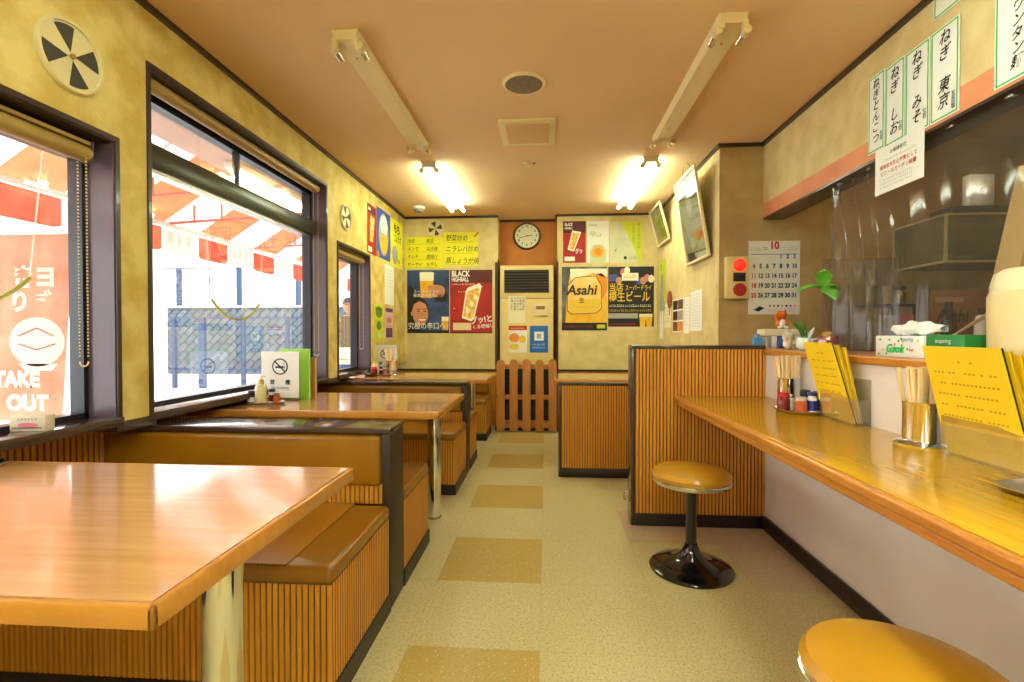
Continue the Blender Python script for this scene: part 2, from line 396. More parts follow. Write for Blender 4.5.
t = MB(); t.box(.12, RX, YB-.03, YB-.001, 0, .06, M_base); t.box(RX-.015, RX, 3.75, YB-.03, 0, .06, M_base); struct('baseboard_back', t)
# wainscot below the windows, with its dark rail
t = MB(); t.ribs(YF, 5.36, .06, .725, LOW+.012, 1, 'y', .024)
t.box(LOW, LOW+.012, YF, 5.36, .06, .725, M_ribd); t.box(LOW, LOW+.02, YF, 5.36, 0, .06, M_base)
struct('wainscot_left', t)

# ------------------------------------------------------------------ windows
def window(name, y0, y1, z0, z1, transom=None, mull=None):
    c = MB(); e = .018
    c.box(LX-.002, LX+.007, y0-e, y0, z0, z1+e, M_dark); c.box(LX-.002, LX+.007, y1, y1+e, z0, z1+e, M_dark)
    c.box(LX-.002, LX+.007, y0, y1, z1, z1+e, M_dark)
    c.box(-1.75, LX, y0, y0+.004, z0, z1, M_plum); c.box(-1.75, LX, y1-.004, y1, z0, z1, M_plum); c.box(-1.75, LX, y0, y1, z1-.004, z1, M_dark)
    root = struct(name, c)
    MB().box(-1.84, LX+.016, y0-e, y1+e, z0-.03, z0+.004, M_sill, .004).build('window_sill', root)
    f = MB(); X0, X1 = -1.735, -1.68
    b = .022
    f.box(X0, X1, y0, y0+b, z0, z1, M_alu); f.box(X0, X1, y1-b, y1, z0, z1, M_alu); f.box(X0, X1, y0, y1, z1-.07, z1, M_alu); f.box(X0, X1, y0, y1, z0, z0+.022, M_alu)
    if transom:
        f.box(X0, X1+.03, y0, y1, transom, transom+.10, M_bronze, .01); f.box(X0+.01, X1+.012, y0+b, y1-b, transom-.018, transom, M_steel)
    if mull: f.box(X0+.01, X1-.01, mull-.007, mull+.007, transom+.1, z1, M_alu)
    f.build('window_frame', root)
    MB().box(-1.702, -1.700, y0+.02, y1-.02, z0+.01, z1-.03, M_glass).build('window_pane', root)
    return root
window('window_1', *OP[0]); window('window_2', *OP[1], transom=1.776, mull=2.606); window('window_3', *OP[2])

M_brass = mat('gold_blind_fabric', (164,132,62), .45, spec=.5)
def blind(y0, y1, z, lab, chain_y, chain_z):
    r = thing('roller_blind', lab, 'blind', (-1.635, (y0+y1)/2, z), 0, 'roller blinds above the windows'); L = (y1-y0)/2
    MB().cyl((0,-L,0), (0,L,0), .029, M_brass, n=20).build('blind_roll', r)
    MB().box(-.02, .022, -L, L, .03, .042, M_brass).build('blind_headrail', r)
    for s in (-1, 1): MB().box(-.025, .028, s*L-.003, s*L+.003, -.03, .045, M_dark).build('blind_bracket', r)
    m = MB(); M_ch = mat('bead_chain', (214,190,130), .3)
    for dx, dz in ((-.012, 0), (.02, 0)):
        n = int((z-.02-chain_z)/.012)
        for i in range(n): m.ball((dx, chain_y-(y0+y1)/2, -.02-i*.012), .0034, M_ch, 6, 4)
    for i in range(9):
        a = pi*i/8; m.ball((.004-.016*cos(a), chain_y-(y0+y1)/2, chain_z-z-.014*sin(a)), .0034, M_ch, 6, 4)
    m.build('pull_chain', r); return r
blind(-.58, 1.645, 1.708, 'gold roller blind rolled up over the nearest window with bead chain', 1.625, .97)
blind(1.88, 3.40, 2.10, 'long gold roller blind rolled up over the big middle window', 3.385, .93)
blind(3.65, 4.26, 1.715, 'short gold roller blind rolled up over the smallest farthest window', 4.24, .95)

# ------------------------------------------------------------------ booths
def booth_divider(y, lab):
    r = thing('booth_divider', lab, 'booth partition', (0, y, 0), 0, 'booth dividers between the tables')
    MB().box(LOW+.014, -.60, 0, .18, .682, .705, M_dark2, .004).build('top_cap', r)
    MB().box(-.632, -.60, .001, .179, 0, .682, M_panel, .002).build('end_panel', r)
    MB().box(LOW+.018, -.632, .03, .15, 0, .682, M_dark).build('core_panel', r)
    for a, b in ((.004, .05), (.13, .176)):
        MB().box(LOW+.018, -.636, a, b, .475, .680, M_vinyl, .03, 5).build('back_cushion', r)
    MB().ribs(LOW+.018, -.636, .405, .49, .026, -1, 'x').build('ribbed_panel', r); MB().ribs(LOW+.018, -.636, .405, .49, .154, 1, 'x').build('ribbed_panel', r)
    return r
D1 = booth_divider(1.846, 'dark capped ochre booth divider behind the nearest table')
D2 = clone(D1, (0, 3.667, 0), 0, 'dark capped booth divider behind the middle table')
def bench(y0, y1, front, lab, patch=False):
    """front: -1 faces the camera, +1 faces the back wall"""
    r = thing('booth_bench', lab, 'bench', (0, (y0+y1)/2, 0), 0, 'ochre booth benches along the windows'); d = (y1-y0)/2
    a, b = (-d+.006, d) if front < 0 else (-d, d-.006)
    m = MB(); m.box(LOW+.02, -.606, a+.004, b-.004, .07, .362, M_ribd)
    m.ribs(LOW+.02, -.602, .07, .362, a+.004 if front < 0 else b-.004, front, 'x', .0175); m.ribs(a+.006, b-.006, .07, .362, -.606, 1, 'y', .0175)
    m.build('ribbed_base', r)
    MB().box(LOW+.02, -.596, a-.006 if front < 0 else a, b if front < 0 else b+.006, 0, .07, M_base).build('kickboard', r)
    c = MB().box(LOW+.018, -.599, -d, d, .360, .412, M_vinyl, .018, 4).build('seat_cushion', r)
    if patch:
        # loose vinyl cover laid over the window side of the seat, its edge stitched
        p = MB(); p.box(LOW+.02, -.735, -d+.012, d-.002, .4115, .4145, M_vinyl2, .0012, 1)
        p.build('seat_cover', r)
        q = MB()
        for i in range(46): q.box(-.738, -.734, -d+.015+i*.0115, -d+.021+i*.0115, .413, .4155, M_ribd)
        for i in range(30): q.box(-.742-i*.0115, -.736-i*.0115, -d+.010, -d+.014, .408, .4145, M_ribd)
        q.build('stitching', r)
    return r
bench(1.325, 1.842, -1, 'ochre vinyl bench facing the nearest table, with a loose seat cover', True)
bench(2.03, 2.47, 1, 'ochre bench behind the first divider, facing away to the middle table')
bench(3.20, 3.663, -1, 'ochre bench facing the camera across the middle table')
bench(3.851, 4.21, 1, 'ochre bench behind the second divider, facing the farthest booth table')
b3 = bench(4.86, 5.34, -1, 'ochre bench against the back wall behind the farthest booth table')
MB().box(LOW+.02, -.63, .19, .236, .43, .655, M_vinyl, .02, 3).build('back_cushion', b3)

# ------------------------------------------------------------------ tables
def table(x0, x1, y0, y1, lab, legs, z=.70, ly=0):
    r = thing('dining_table', lab, 'table', ((x0+x1)/2, (y0+y1)/2, 0), 0, 'wood laminate booth tables'); a = (x1-x0)/2; b = (y1-y0)/2
    MB().box(-a+.012, a-.012, -b+.012, b-.012, z-.03, z, M_table).build('table_top', r)
    m = MB(); e = .0125
    m.box(-a, a, -b, -b+e, z-.036, z-.0006, M_tedge, .005); m.box(-a, a, b-e, b, z-.036, z-.0006, M_tedge, .005)
    m.box(a-e, a, -b, b, z-.036, z-.0006, M_tedge, .005); m.box(-a, -a+e, -b, b, z-.036, z-.0006, M_tedge, .005)
    m.build('edge_band', r)
    for lx in legs:
        l = MB().lathe([(.039, .01), (.039, z-.04)], M_chrome, 28, (lx-(x0+x1)/2, ly, 0)).build('leg', r)
        MB().lathe([(.043, 0), (.043, .01)], M_steel, 28, (lx-(x0+x1)/2, ly, 0)).build('floor_flange', l)
        m = MB(); m.box(lx-(x0+x1)/2-.11, lx-(x0+x1)/2+.11, ly-.11, ly+.11, z-.044, z-.03, M_black); m.build('mounting_plate', r)
    return r
table(LOW+.03, -.532, .625, 1.325, 'wood laminate booth table nearest the camera, bare with window reflections', (-.675, -1.35))
table(LOW+.03, -.505, 2.29, 3.01, 'wood laminate middle booth table with a no smoking stand', (-.65, -1.35), ly=.16)
table(LOW+.03, -.475, 3.99, 4.62, 'wood laminate booth table farthest from the camera, by the smallest window', (-.66, -1.35))
t4 = table(.065, RX-.01, 4.02, 4.62, 'bare wood table in the back right corner behind the low partition', (.35, 1.0))
t4['group'] = 'wood laminate booth tables'

# ------------------------------------------------------------------ partitions, counter
def partition(name, lab, x0, x1, y0, y1, z, post=.022):
    r = thing(name, lab, 'partition', ((x0+x1)/2, y0, 0)); a = (x1-x0)/2; d = y1-y0
    MB().box(-a, a, 0, d, z-.022, z, M_dark2, .003).build('top_cap', r)
    MB().box(-a, -a+post, .001, d-.001, 0, z-.022, M_dark2, .003).build('end_post', r)
    MB().box(-a+post, a, -.004, d, 0, .07, M_base, .003).build('baseboard', r)
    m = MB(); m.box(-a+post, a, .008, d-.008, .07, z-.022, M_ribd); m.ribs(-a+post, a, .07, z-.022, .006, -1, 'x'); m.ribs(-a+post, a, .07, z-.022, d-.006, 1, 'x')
    m.build('ribbed_panel', r); return r
pw = partition('wood_partition', 'tall ribbed wood partition at the far end of the counter', .475, CX-.002, 2.765, 2.885, 1.008)
m = MB(); m.tube([(-.378,.05,.13),(-.392,.05,.13),(-.392,.05,.17),(-.378,.05,.17)], .004, M_steel, 6).box(-.368,-.3625,.035,.065,.12,.18,M_steel); m.build('door_hook', pw)
partition('low_partition', 'low ribbed wood partition in front of the back right table', .093, RX-.002, 3.665, 3.745, .708)

r = thing('counter', 'long honey coloured wooden eating counter along the right wall', 'counter', (.945, 1.0, .73))
MB().box(-.212, .253, -2.4, 1.762, -.032, 0, M_counter, .003).build('counter_top', r)
m = MB(); m.box(-.235, -.2122, -2.4, 1.762, -.028, .0, M_cedge, .009, 4); m.box(-.223, -.193, -2.4, 1.762, -.055, -.028, M_cedge, .009, 3); m.build('counter_edge', r)
m = MB()
for y in (-2.0, -1.0, -.1, .8, 1.7): m.prism([(-.02,-.032),(.253,-.032),(.253,-.2)], y, y+.02, M_white)
m.build('counter_bracket', r)
r = thing('serving_ledge', 'raised wooden serving ledge above the counter, items lined up on it', 'ledge', (1.36, .4, .987))
m = MB(); m.box(-.175, .2, -3.0, 3.068, -.03, 0, M_cedge, .006, 3); m.build('ledge_board', r)

# ------------------------------------------------------------------ stools
M_stool = mat('stool_vinyl', (200,146,34), .28, coat=.15, rgb2=(190,136,28), scale=3, bump=.06, bscale=60)
r = thing('bar_stool', 'round ochre bar stool standing by the tall partition', 'stool', (.660, 2.27, 0), 0, 'ochre bar stools at the counter')
MB().lathe([(.001,.408),(.155,.408),(.168,.418),(.172,.436),(.160,.452),(.11,.462),(.001,.466)], M_stool, 48).build('seat', r)
MB().lathe([(.15,.395),(.166,.397),(.172,.406),(.1735,.412),(.1735,.418),(.168,.42)], M_chrome, 48).build('seat_rim', r)
MB().lathe([(.024,.05),(.024,.36),(.045,.385),(.12,.396),(.12,.4)], M_blackm, 24).build('pole', r)
MB().lathe([(.182,0),(.184,.008),(.175,.016),(.13,.026),(.075,.045),(.045,.075),(.031,.105),(.027,.12)], M_blackm, 48).build('base', r)
clone(r, (.665, .945, 0), 0, 'round ochre bar stool in the bottom right corner nearest the camera')

# ------------------------------------------------------------------ gate and air conditioner
r = thing('wooden_gate', 'pine slat gate standing in front of the air conditioner', 'gate', (-.217, 5.285, 0))
for k in range(5):
    x = -.316+k*.1405; o = .004*((k*7) % 3)
    MB().prism([(x,.02),(x+.086,.02),(x+.086,.765+o),(x+.06,.79+o),(x+.026,.79+o),(x,.765+o)], 0, .018, M_gate).build('gate_slat', r)
for z in (.06, .36, .69): MB().box(-.33, .325, .018, .04, z, z+.05, M_gate, .003).build('gate_rail', r)
r = thing('air_conditioner', 'tall cream floor standing air conditioner with a black louvre', 'air conditioner', (-.214, 5.40, 0))
m = MB(); m.box(-.295, .295, 0, .2, .03, 1.52-.06, M_cream, .008); m.box(-.295, .295, 0, .2, 1.465, 1.825, M_cream, .008); m.box(-.28,.28,.01,.19,0,.04,M_black); m.build('housing', r)
m = MB(); m.box(-.245, .245, -.006, -.001, 1.525, 1.775, M_black)
m.build('louvre_opening', r)
m = MB()
M_louv = mat('louvre_slat', (70,66,56), .35)
for k in range(8): z = 1.538+k*.031; m.add([(-.24,-.008,z+.012),(.24,-.008,z+.012),(.24,-.018,z),(-.24,-.018,z)], [(0,1,2,3)], M_louv); m.box(-.24,.24,-.0185,-.0165,z-.003,z,M_louv)
m.build('louvre', r)
m = MB(); m.box(-.25,.25,-.006,-.001,.12,.72,M_black)
for k in range(28): m.box(-.25,.25,-.01,-.006,.13+k*.021,.136+k*.021,M_louv)
m.build('intake_grille', r)
m = MB(); m.box(.08,.225,-.02,-.001,1.27,1.40,M_fix,.004); m.rect(.105,1.34,.2,1.375,mat('lcd_grey',(120,110,80),.3),36); m.build('controller', r)

# ------------------------------------------------------------------ light fixtures
def fixture(x, y, lab, lit, L=1.27, tm=None, z=ZC):
    r = thing('ceiling_light', lab, 'ceiling light', (x, y, z), 0, 'twin tube ceiling lights'); h = L/2
    m = MB(); m.prism([(-.058,0),(.058,0),(.046,-.042),(-.046,-.042)], -h, h, M_fix); m.box(-.004,.004,-h+.14,-h+.148,-.045,-.042,M_red); m.build('fixture_body', r)
    for s in (-1, 1):
        for e in (-1, 1):
            y1 = s*(h-.01)
            o = MB().cyl((e*.058, y1, -.062), (e*.058, y1-s*.035, -.062), .017, M_fix, n=14).box(e*.058-.01-.012*e, e*.058+.01-.012*e, y1-.012, y1+.012, -.06, -.03, M_fix).build('lamp_socket', r)
            if not lit: MB().cyl((e*.058, y1-s*.035, -.062), (e*.058, y1-s*.095, -.066), .0155, M_chrome, n=12).build('socket_spring', o)
    if lit:
        for e in (-1, 1): MB().cyl((e*.058, -h+.045, -.062), (e*.058, h-.045, -.062), .015, tm or M_tubeg, n=12).build('fluorescent_tube', r)
    return r
fixture(-.86, 2.69, 'unlit tubeless ceiling light above the window side, near the camera', False)
fixture(.757, 2.69, 'unlit tubeless ceiling light above the counter side, near the camera', False)
fixture(-.885, 4.29, 'lit twin tube ceiling light above the far booths', True)
fixture(.765, 4.29, 'lit twin tube ceiling light near the tilted picture frames', True)
fixture(-.86, 1.03, 'unseen twin tube fill light added straight above the nearest booth table', True, tm=mat('dim_fill_tube', (255,255,255), .4, emit=(236,250,236), es=3.0))  # weak lamp added out of frame to brighten the near booth from above
fixture(.757, 1.03, 'unseen twin tube fill light added straight above the nearest part of the counter', True, tm=M_tubef)  # lamp added out of frame to brighten the near counter side
fixture(-.3, -1.0, 'unseen fill light added in the front of the shop behind the camera', True, tm=M_tuber)  # added behind the camera as fill for the foreground
fixture(.9, -1.0, 'unseen fill light added over the front counter behind the camera', True, tm=M_tuber)  # second added fill lamp, also behind the camera
fixture(2.2, .6, 'lit ceiling light in the kitchen behind the lintel', True, tm=M_tubek)
fixture(2.2, 2.4, 'lit ceiling light in the far part of the kitchen', True, tm=M_tubek)

r = thing('ceiling_speaker', 'round grey ceiling speaker', 'speaker', (-.115, 2.555, ZC))
MB().lathe([(.112,0),(.112,-.006),(.098,-.012),(.096,-.008)], M_fix, 36).build('rim', r)
MB().lathe([(.097,-.002),(.097,-.009),(.06,-.014),(.001,-.016)], mat('speaker_mesh', (150,132,100), .8, rgb2=(96,84,64), scale=300, lo=.45, hi=.55), 36).build('grille', r)
r = thing('ceiling_vent', 'square cream ceiling vent with a tan panel', 'vent', (-.118, 3.165, ZC))
m = MB(); m.box(-.175,.175,-.2,.2,-.012,0,M_fix,.004); m.build('frame', r)
MB().box(-.135,.135,-.155,.155,-.018,-.011,mat('vent_panel', (214,178,124), .6),.003).build('panel', r)
r = thing('ceiling_sensor', 'small brass sprinkler sensor on the ceiling', 'sensor', (-.138, 3.74, ZC))
MB().lathe([(.035,0),(.035,-.006),(.012,-.012),(.012,-.022),(.02,-.024),(.02,-.027)], M_fix, 20).build('sensor_body', r)
MB().cyl((.04,0,-.006),(.055,0,-.006),.008,M_brass).build('sensor_clip', r)
r = thing('smoke_detector', 'white dome smoke detector near the back left corner', 'smoke detector', (-1.30, 4.95, ZC))
MB().lathe([(.062,0),(.062,-.02),(.055,-.026)], M_white, 28).build('base_ring', r)
MB().lathe([(.046,-.024),(.044,-.05),(.03,-.06),(.001,-.063)], mat('grey_plastic', (150,146,136), .5), 28).build('sensor_dome', r)

# ------------------------------------------------------------------ round vents, clock, alarm
M_vent = mat('vent_cream', (222,208,152), .5); M_ventd = mat('vent_dark', (66,62,50), .6)
def round_vent(loc, rotz, rad, lab, a0=-.1):
    r = thing('round_vent', lab, 'vent', loc, rotz, 'round wall vents')
    MB().lathe([(rad,0),(rad,.01),(rad*.97,.016),(rad*.9,.016),(rad*.89,.005)], M_vent, 40, axis='y', caps=False).build('rim', r)
    m = MB(); m.lathe([(rad*.9,.001),(rad*.9,.008)], M_vent, 40, axis='y'); m.build('shutter_plate', r)
    m = MB(); m.T = Matrix.Translation((0,-.008,0))
    for k in range(4):
        s = a0+k*pi/2; m.flat([(rad*.1*cos(s+.38), rad*.1*sin(s+.38))]+[(rad*.84*cos(s+.76*i/8), rad*.84*sin(s+.76*i/8)) for i in range(9)], M_ventd, 1)
    m.build('vent_slots', r)
    m = MB(); m.lathe([(.008,.008),(.008,.018),(.003,.022)], M_brass, 12, axis='y'); m.build('centre_knob', r)
    return r
round_vent((LX, 1.53, 1.988), pi/2, .116, 'large round vent above the nearest window')
round_vent((LX, 3.76, 1.985), pi/2, .10, 'round vent above the small far window')
round_vent((-1.225, YB, 2.237), 0, .09, 'round vent on the back wall above yellow menus')
r = thing('wall_clock', 'round dark rimmed wall clock above the air conditioner', 'clock', (-.217, 5.61, 2.185))
MB().lathe([(.155,0),(.158,.02),(.15,.034),(.136,.03),(.134,.012)], mat('bronze_rim', (84,62,44), .35, metal=.4), 44, axis='y', caps=False).build('rim', r)
MB().lathe([(.137,.001),(.137,.018)], mat('clock_face', (226,226,190), .5), 44, axis='y').build('dial', r)
m = MB(); m.T = Matrix.Translation((0,-.018,0))
for k in range(12):
    a = pi/2-2*pi*(k+1)/12; m.text(str(k+1), .106*cos(a), .106*sin(a)-.013, .036, M_ink, 1, align='CENTER', bold=.0008)
m.build('numerals', r)
m = MB(); m.T = Matrix.Translation((0,-.020,0)); a = pi/2-2*pi*(2.72/12); m.line(0,0,.062*cos(a),.062*sin(a),.008,M_ink,1); a = pi/2-2*pi*43/60; m.line(0,0,.095*cos(a),.095*sin(a),.006,M_ink,2); m.disc(0,0,.008,M_ink,3)
m.build('hands', r)
r = thing('alarm_box', 'cream alarm box with two red buttons beside the calendar', 'alarm', (1.293, 3.47, 1.31))
MB().box(-.075,.075,-.055,0,0,.285,M_cream,.006).build('housing', r)
MB().lathe([(.042,0),(.042,.012),(.03,.03),(.001,.036)], mat('red_lamp', (230,40,26), .25, emit=(255,40,20), es=.5), 24, axis='y', c=(.012,0,0)).build('alarm_lamp', r)
bpy.context.scene.collection.objects[-1].location = (0,-.055,.225)
o = MB().lathe([(.044,0),(.044,.008),(.034,.01),(.03,.006),(.001,.006)], mat('red_button', (176,34,26), .35), 24, axis='y', c=(.012,0,0)).build('call_button', r); o.location = (0,-.055,.06)
MB().box(-.03,.05,-.06,-.054,.115,.175,M_black,.002).build('speaker_window', r)

# ------------------------------------------------------------------ posters and papers
def sheet(name, lab, cat, loc, rotz, w, h, m, draw=None, group=None, part='print', lean=0, border=None):
    """paper sheet whose lower-left corner sits at loc; faces local -y"""
    if rotz > 0: loc = (loc[0], loc[1]*SC_, 1.07+(loc[2]-1.07)*SC_); w *= SC_; h *= SC_
    o = MB().box(0, w, -.0012, 0, 0, h, m).build(name, None, loc, rotz, lab, cat, group)
    if draw:
        q = MB(); q.T = Matrix.Translation((0, -.0012, 0)); draw(q, w, h); q.build(part, o)
    if lean: o.rotation_euler = (lean, 0, rotz)
    return o
K = lambda n, c, **k: mat(n, c, .55, **k)
navy = K('poster_navy', (30,46,84), rgb2=(74,104,158), scale=3); crim = K('poster_crimson', (150,18,16), rgb2=(196,36,22), scale=3)
beer = K('beer_gold', (232,170,24), rgb2=(244,196,60), scale=9); foam = K('beer_foam', (246,238,210)); skin = K('skin_print', (206,142,104)); suit = K('dark_suit_print', (30,26,30)); amber = K('amber', (220,150,40), rgb2=(246,220,130), scale=30)
maroon = K('maroon', (90,22,18)); lime = K('lime_print', (206,214,40)); palegreen = K('pale_green', (206,216,170)); sky2 = K('print_blue', (52,84,170)); purple = K('print_purple', (104,60,132)); pink = K('print_pink', (214,120,130)); brownp = K('print_brown', (120,70,40)); grn = K('print_green', (96,140,48))
orangep = K('print_orange', (232,140,40)); gold = K('print_gold', (232,196,60)); greyp = K('print_grey', (170,168,156)); silver = K('print_silver', (130,128,124), rgb2=(40,40,44), scale=5)

def p_beerman(q, w, h):
    q.rect(0,0,w,h*.04,suit,1); q.rect(0,h*.04,w,h,navy,1)
    q.flat([(0,h*.04),(0,h*.72),(w*.08,h*.76),(w*.3,h*.60),(w*.34,h*.04)], suit, 2)             # shoulder behind
    q.flat([(w*.62,h*.57),(w*.86,h*.72),(w*.98,h*.60),(w*.93,h*.5),(w*.7,h*.5)], suit, 2)
    q.disc(w*.27, h*.38, w*.235, suit, 3, rv=h*.19)                                              # hair
    q.flat([(w*.12,h*.36),(w*.16,h*.46),(w*.3,h*.51),(w*.44,h*.46),(w*.49,h*.36),(w*.5,h*.26),(w*.44,h*.17),(w*.36,h*.12),(w*.24,h*.13),(w*.15,h*.22)], skin, 4)
    for x in (.27,.42): q.disc(w*x,h*.345,w*.03,suit,5,rv=h*.009); q.line(w*(x-.045),h*.375,w*(x+.04),h*.382,h*.011,suit,5)
    q.line(w*.355,h*.335,w*.375,h*.27,w*.012,K('skin_shadow',(170,104,72)),5); q.disc(w*.35,h*.215,w*.085,foam,5,rv=h*.016); q.line(w*.26,h*.225,w*.44,h*.232,h*.006,maroon,6)
    q.disc(w*.115,h*.31,w*.03,skin,5,rv=h*.035)
    q.flat([(w*.33,h*.56),(w*.3,h*.9),(w*.63,h*.9),(w*.6,h*.56)], beer, 4); q.flat([(w*.305,h*.83),(w*.3,h*.955),(w*.33,h*.97),(w*.6,h*.97),(w*.64,h*.955),(w*.63,h*.83)], foam, 5)
    for i in range(4): q.disc(w*.66, h*(.6+.045*i), w*.17, skin, 5+i, rv=h*.032)
    q.disc(w*.8,h*.66,w*.1,skin,5,rv=h*.09)
    q.flat([(w*.84,h*.05),(w*.82,h*.2),(w*.98,h*.2),(w*.97,h*.05)], beer, 4); q.rect(w*.82,h*.19,w*.985,h*.26,foam,5)
    q.text('究極の辛口へ', w*.02, h*.05, h*.115, M_white, 12, sx=w/(h*.115)*.93/5.4/1.15, bold=.0008)
    q.text('スーパードライ', w*.15, h*.625, h*.06, M_white, 12, bold=.0004); q.text('最高の一杯を。', w*.15, h*.565, h*.06, M_white, 12, bold=.0004)
def p_highball(q, w, h):
    q.rect(0,0,w,h,crim,1); q.rect(0,0,w,h*.02,maroon,2); q.rect(0,h*.8,w,h,maroon,2)
    q.text('BLACK', w*.04, h*.875, h*.125, M_white, 4, bold=.003, sx=.82*w/h*1.35); q.text('HIGHBALL', w*.04, h*.80, h*.095, M_white, 4, bold=.002, sx=.68*w/h*1.35); q.scribble(w*.05,w*.6,h*.765,h*.025,M_white,4)
    q.flat([(w*.28,h*.24),(w*.5,h*.19),(w*.57,h*.22),(w*.75,h*.74),(w*.7,h*.79),(w*.42,h*.72),(w*.37,h*.66)], foam, 3)
    q.flat([(w*.31,h*.27),(w*.5,h*.23),(w*.55,h*.26),(w*.70,h*.70),(w*.66,h*.72),(w*.43,h*.66),(w*.4,h*.62)], amber, 4)
    for i in range(6): q.flat([(w*(.36+.05*i),h*(.33+.055*i)),(w*(.44+.05*i),h*(.30+.055*i)),(w*(.48+.045*i),h*(.38+.05*i)),(w*(.40+.045*i),h*(.41+.05*i))], gold if i%2 else foam, 5)
    q.rect(w*.07,h*.05,w*.5,h*.165,K('print_cream',(232,214,170)),4); q.text('グッ!と', w*.5, h*.13, h*.12, M_white, 6, rot=.12, bold=.003, sx=.9); q.text('くる喉越し', w*.53, h*.055, h*.07, M_white, 6, rot=.1, bold=.0006)
    for i in range(9): q.disc(R.uniform(.05,.95)*w,R.uniform(.25,.95)*h,w*.012,foam,5,n=6)
YW = YB-.001
sheet('beer_poster', 'blue beer poster of a smiling man raising a full glass', 'poster', (-1.555+.01, YW, 1.08), 0, .475, .70, M_paper, p_beerman)
sheet('whisky_poster', 'large red poster with a tilted glass of ice, right of the blue poster', 'poster', (-1.062, YW, 1.078), 0, .472, .70, M_paper, p_highball)
def p_yellow(rows):
    def d(q, w, h):
        n = len(rows)
        for i, tx in enumerate(rows):
            v = h*(1-(i+.85)/n)
            for j, s in enumerate(tx): q.text(s, w*(.05+j/len(tx)), v, h/n*.62, M_ink, 2, shear=.2, rot=R.uniform(-.03,.03), sx=.8)
            q.line(w*.05, v-h*.015, w*.9, v-h*.01, .002, M_ink, 2)
    return d
sheet('menu_sheet', 'handwritten yellow menu sheet, left of the two on the back wall', 'menu', (-1.565, YW, 1.80), 0, .43, .345, M_yel, p_yellow([['冷奴','枝豆'],['メンマ','ねぎ豚'],['キムチ','唐揚げ'],['ザーサイ','もやし']]), 'yellow handwritten menus')
sheet('menu_sheet', 'handwritten yellow menu sheet with a chilli mark, right of the two on the back wall', 'menu', (-1.13, YW, 1.825), 0, .38, .37, M_yel, lambda q,w,h: (p_yellow([['野菜炒め'],['ニラレバ炒め'],['豚しょうが焼']])(q,w,h), q.flat([(w*.88,h*.86),(w*.92,h*.84),(w*1.03,h*.99),(w*1.0,h*1.01)], M_red, 3)), 'yellow handwritten menus')
# right half of the back wall
def p_small_high(q, w, h):
    q.rect(0,0,w,h,crim,1); q.rect(0,h*.72,w,h,maroon,2); q.text('BLACK', w*.07, h*.87, h*.1, M_white, 4, sx=.62, bold=.002); q.text('HIGHBALL', w*.07, h*.79, h*.08, M_white, 4, sx=.5, bold=.001)
    q.flat([(w*.2,h*.32),(w*.48,h*.27),(w*.8,h*.74),(w*.4,h*.78)], foam, 3); q.flat([(w*.25,h*.35),(w*.45,h*.31),(w*.72,h*.7),(w*.43,h*.73)], amber, 4)
    q.rect(w*.06,h*.04,w*.52,h*.15,foam,4); q.text('グッ', w*.55, h*.2, h*.13, M_white, 5, rot=.1, bold=.002, sx=.7)
def p_white_beer(q, w, h):
    q.flat([(w*.15,0),(w*.12,h*.3),(w*.3,h*.43),(w*.7,h*.43),(w*.88,h*.3),(w*.85,0)], palegreen, 2); q.disc(w*.5,h*.25,w*.3,beer,3,rv=h*.14); q.disc(w*.5,h*.26,w*.18,orangep,4,rv=h*.09)
    q.rect(w*.08,h*.87,w*.45,h*.93,palegreen,2); q.text('くつろぎ', w*.2, h*.6, h*.085, grn, 3, shear=.3, sx=.7); q.disc(w*.25,h*.7,w*.15,palegreen,2,rv=h*.06)
def p_yellow_bottle(q, w, h):
    q.flat([(0,0),(w*.9,0),(w*.8,h*.3),(w*.5,h*.75),(w*.3,h),(0,h)], K('pale_sheet',(222,220,180),rgb2=(200,206,170),scale=5), 2); q.vtext('きっとみつかる', w*.9, h*.96, h*.088, grn, 3); q.vtext('ごちそうあり', w*.74, h*.94, h*.08, grn, 3)
    q.line(w*.15,h*.28,w*.2,h*.35,.01,grn,3); q.disc(w*.48,h*.13,w*.05,suit,3); q.text('生樽', w*.58, h*.08, h*.09, greyp, 3)
def p_asahi(q, w, h):
    q.rect(0,0,w,h,silver,1); q.rect(0,0,w,h*.12,suit,3)
    q.flat([(w*.08,h*.12),(w*.12,h*.6),(w*.2,h*.97),(w,h*.97),(w,h*.12)], beer, 2); q.flat([(w*.2,h*.8),(w*.18,h*.97),(w,h*.97),(w,h*.82),(w*.7,h*.9)], foam, 3)
    q.disc(w*.85,h*.7,w*.16,orangep,3,rv=h*.2)
    oc = [(.12,.30),(.22,.25),(.78,.27),(.88,.34),(.88,.70),(.76,.86),(.3,.84),(.12,.70)]
    q.flat([(w*a,h*b) for a,b in oc], suit, 4); q.flat([(w*(.5+(a-.5)*.965),h*(.56+(b-.56)*.965)) for a,b in oc], K('label_foam',(236,214,150),rgb2=(240,190,70),scale=6), 5)
    q.flat([(w*.15,h*.3),(w*.2,h*.27),(w*.78,h*.29),(w*.85,h*.36),(w*.84,h*.5),(w*.14,h*.48)], gold, 6)
    q.text('Asahi', w*.11, h*.52, h*.215, suit, 8, bold=.004, shear=.18, sx=.98); q.text('生', w*.38, h*.42, h*.09, M_ink, 8, bold=.001); q.scribble(w*.25,w*.7,h*.36,h*.03,orangep,8)
    q.scribble(w*.05,w*.7,h*.05,h*.03,M_red,8); q.rect(w*.78,h*.03,w*.96,h*.09,lime,8); q.line(w*.3,h*.75,w*.7,h*.78,.006,gold,8)
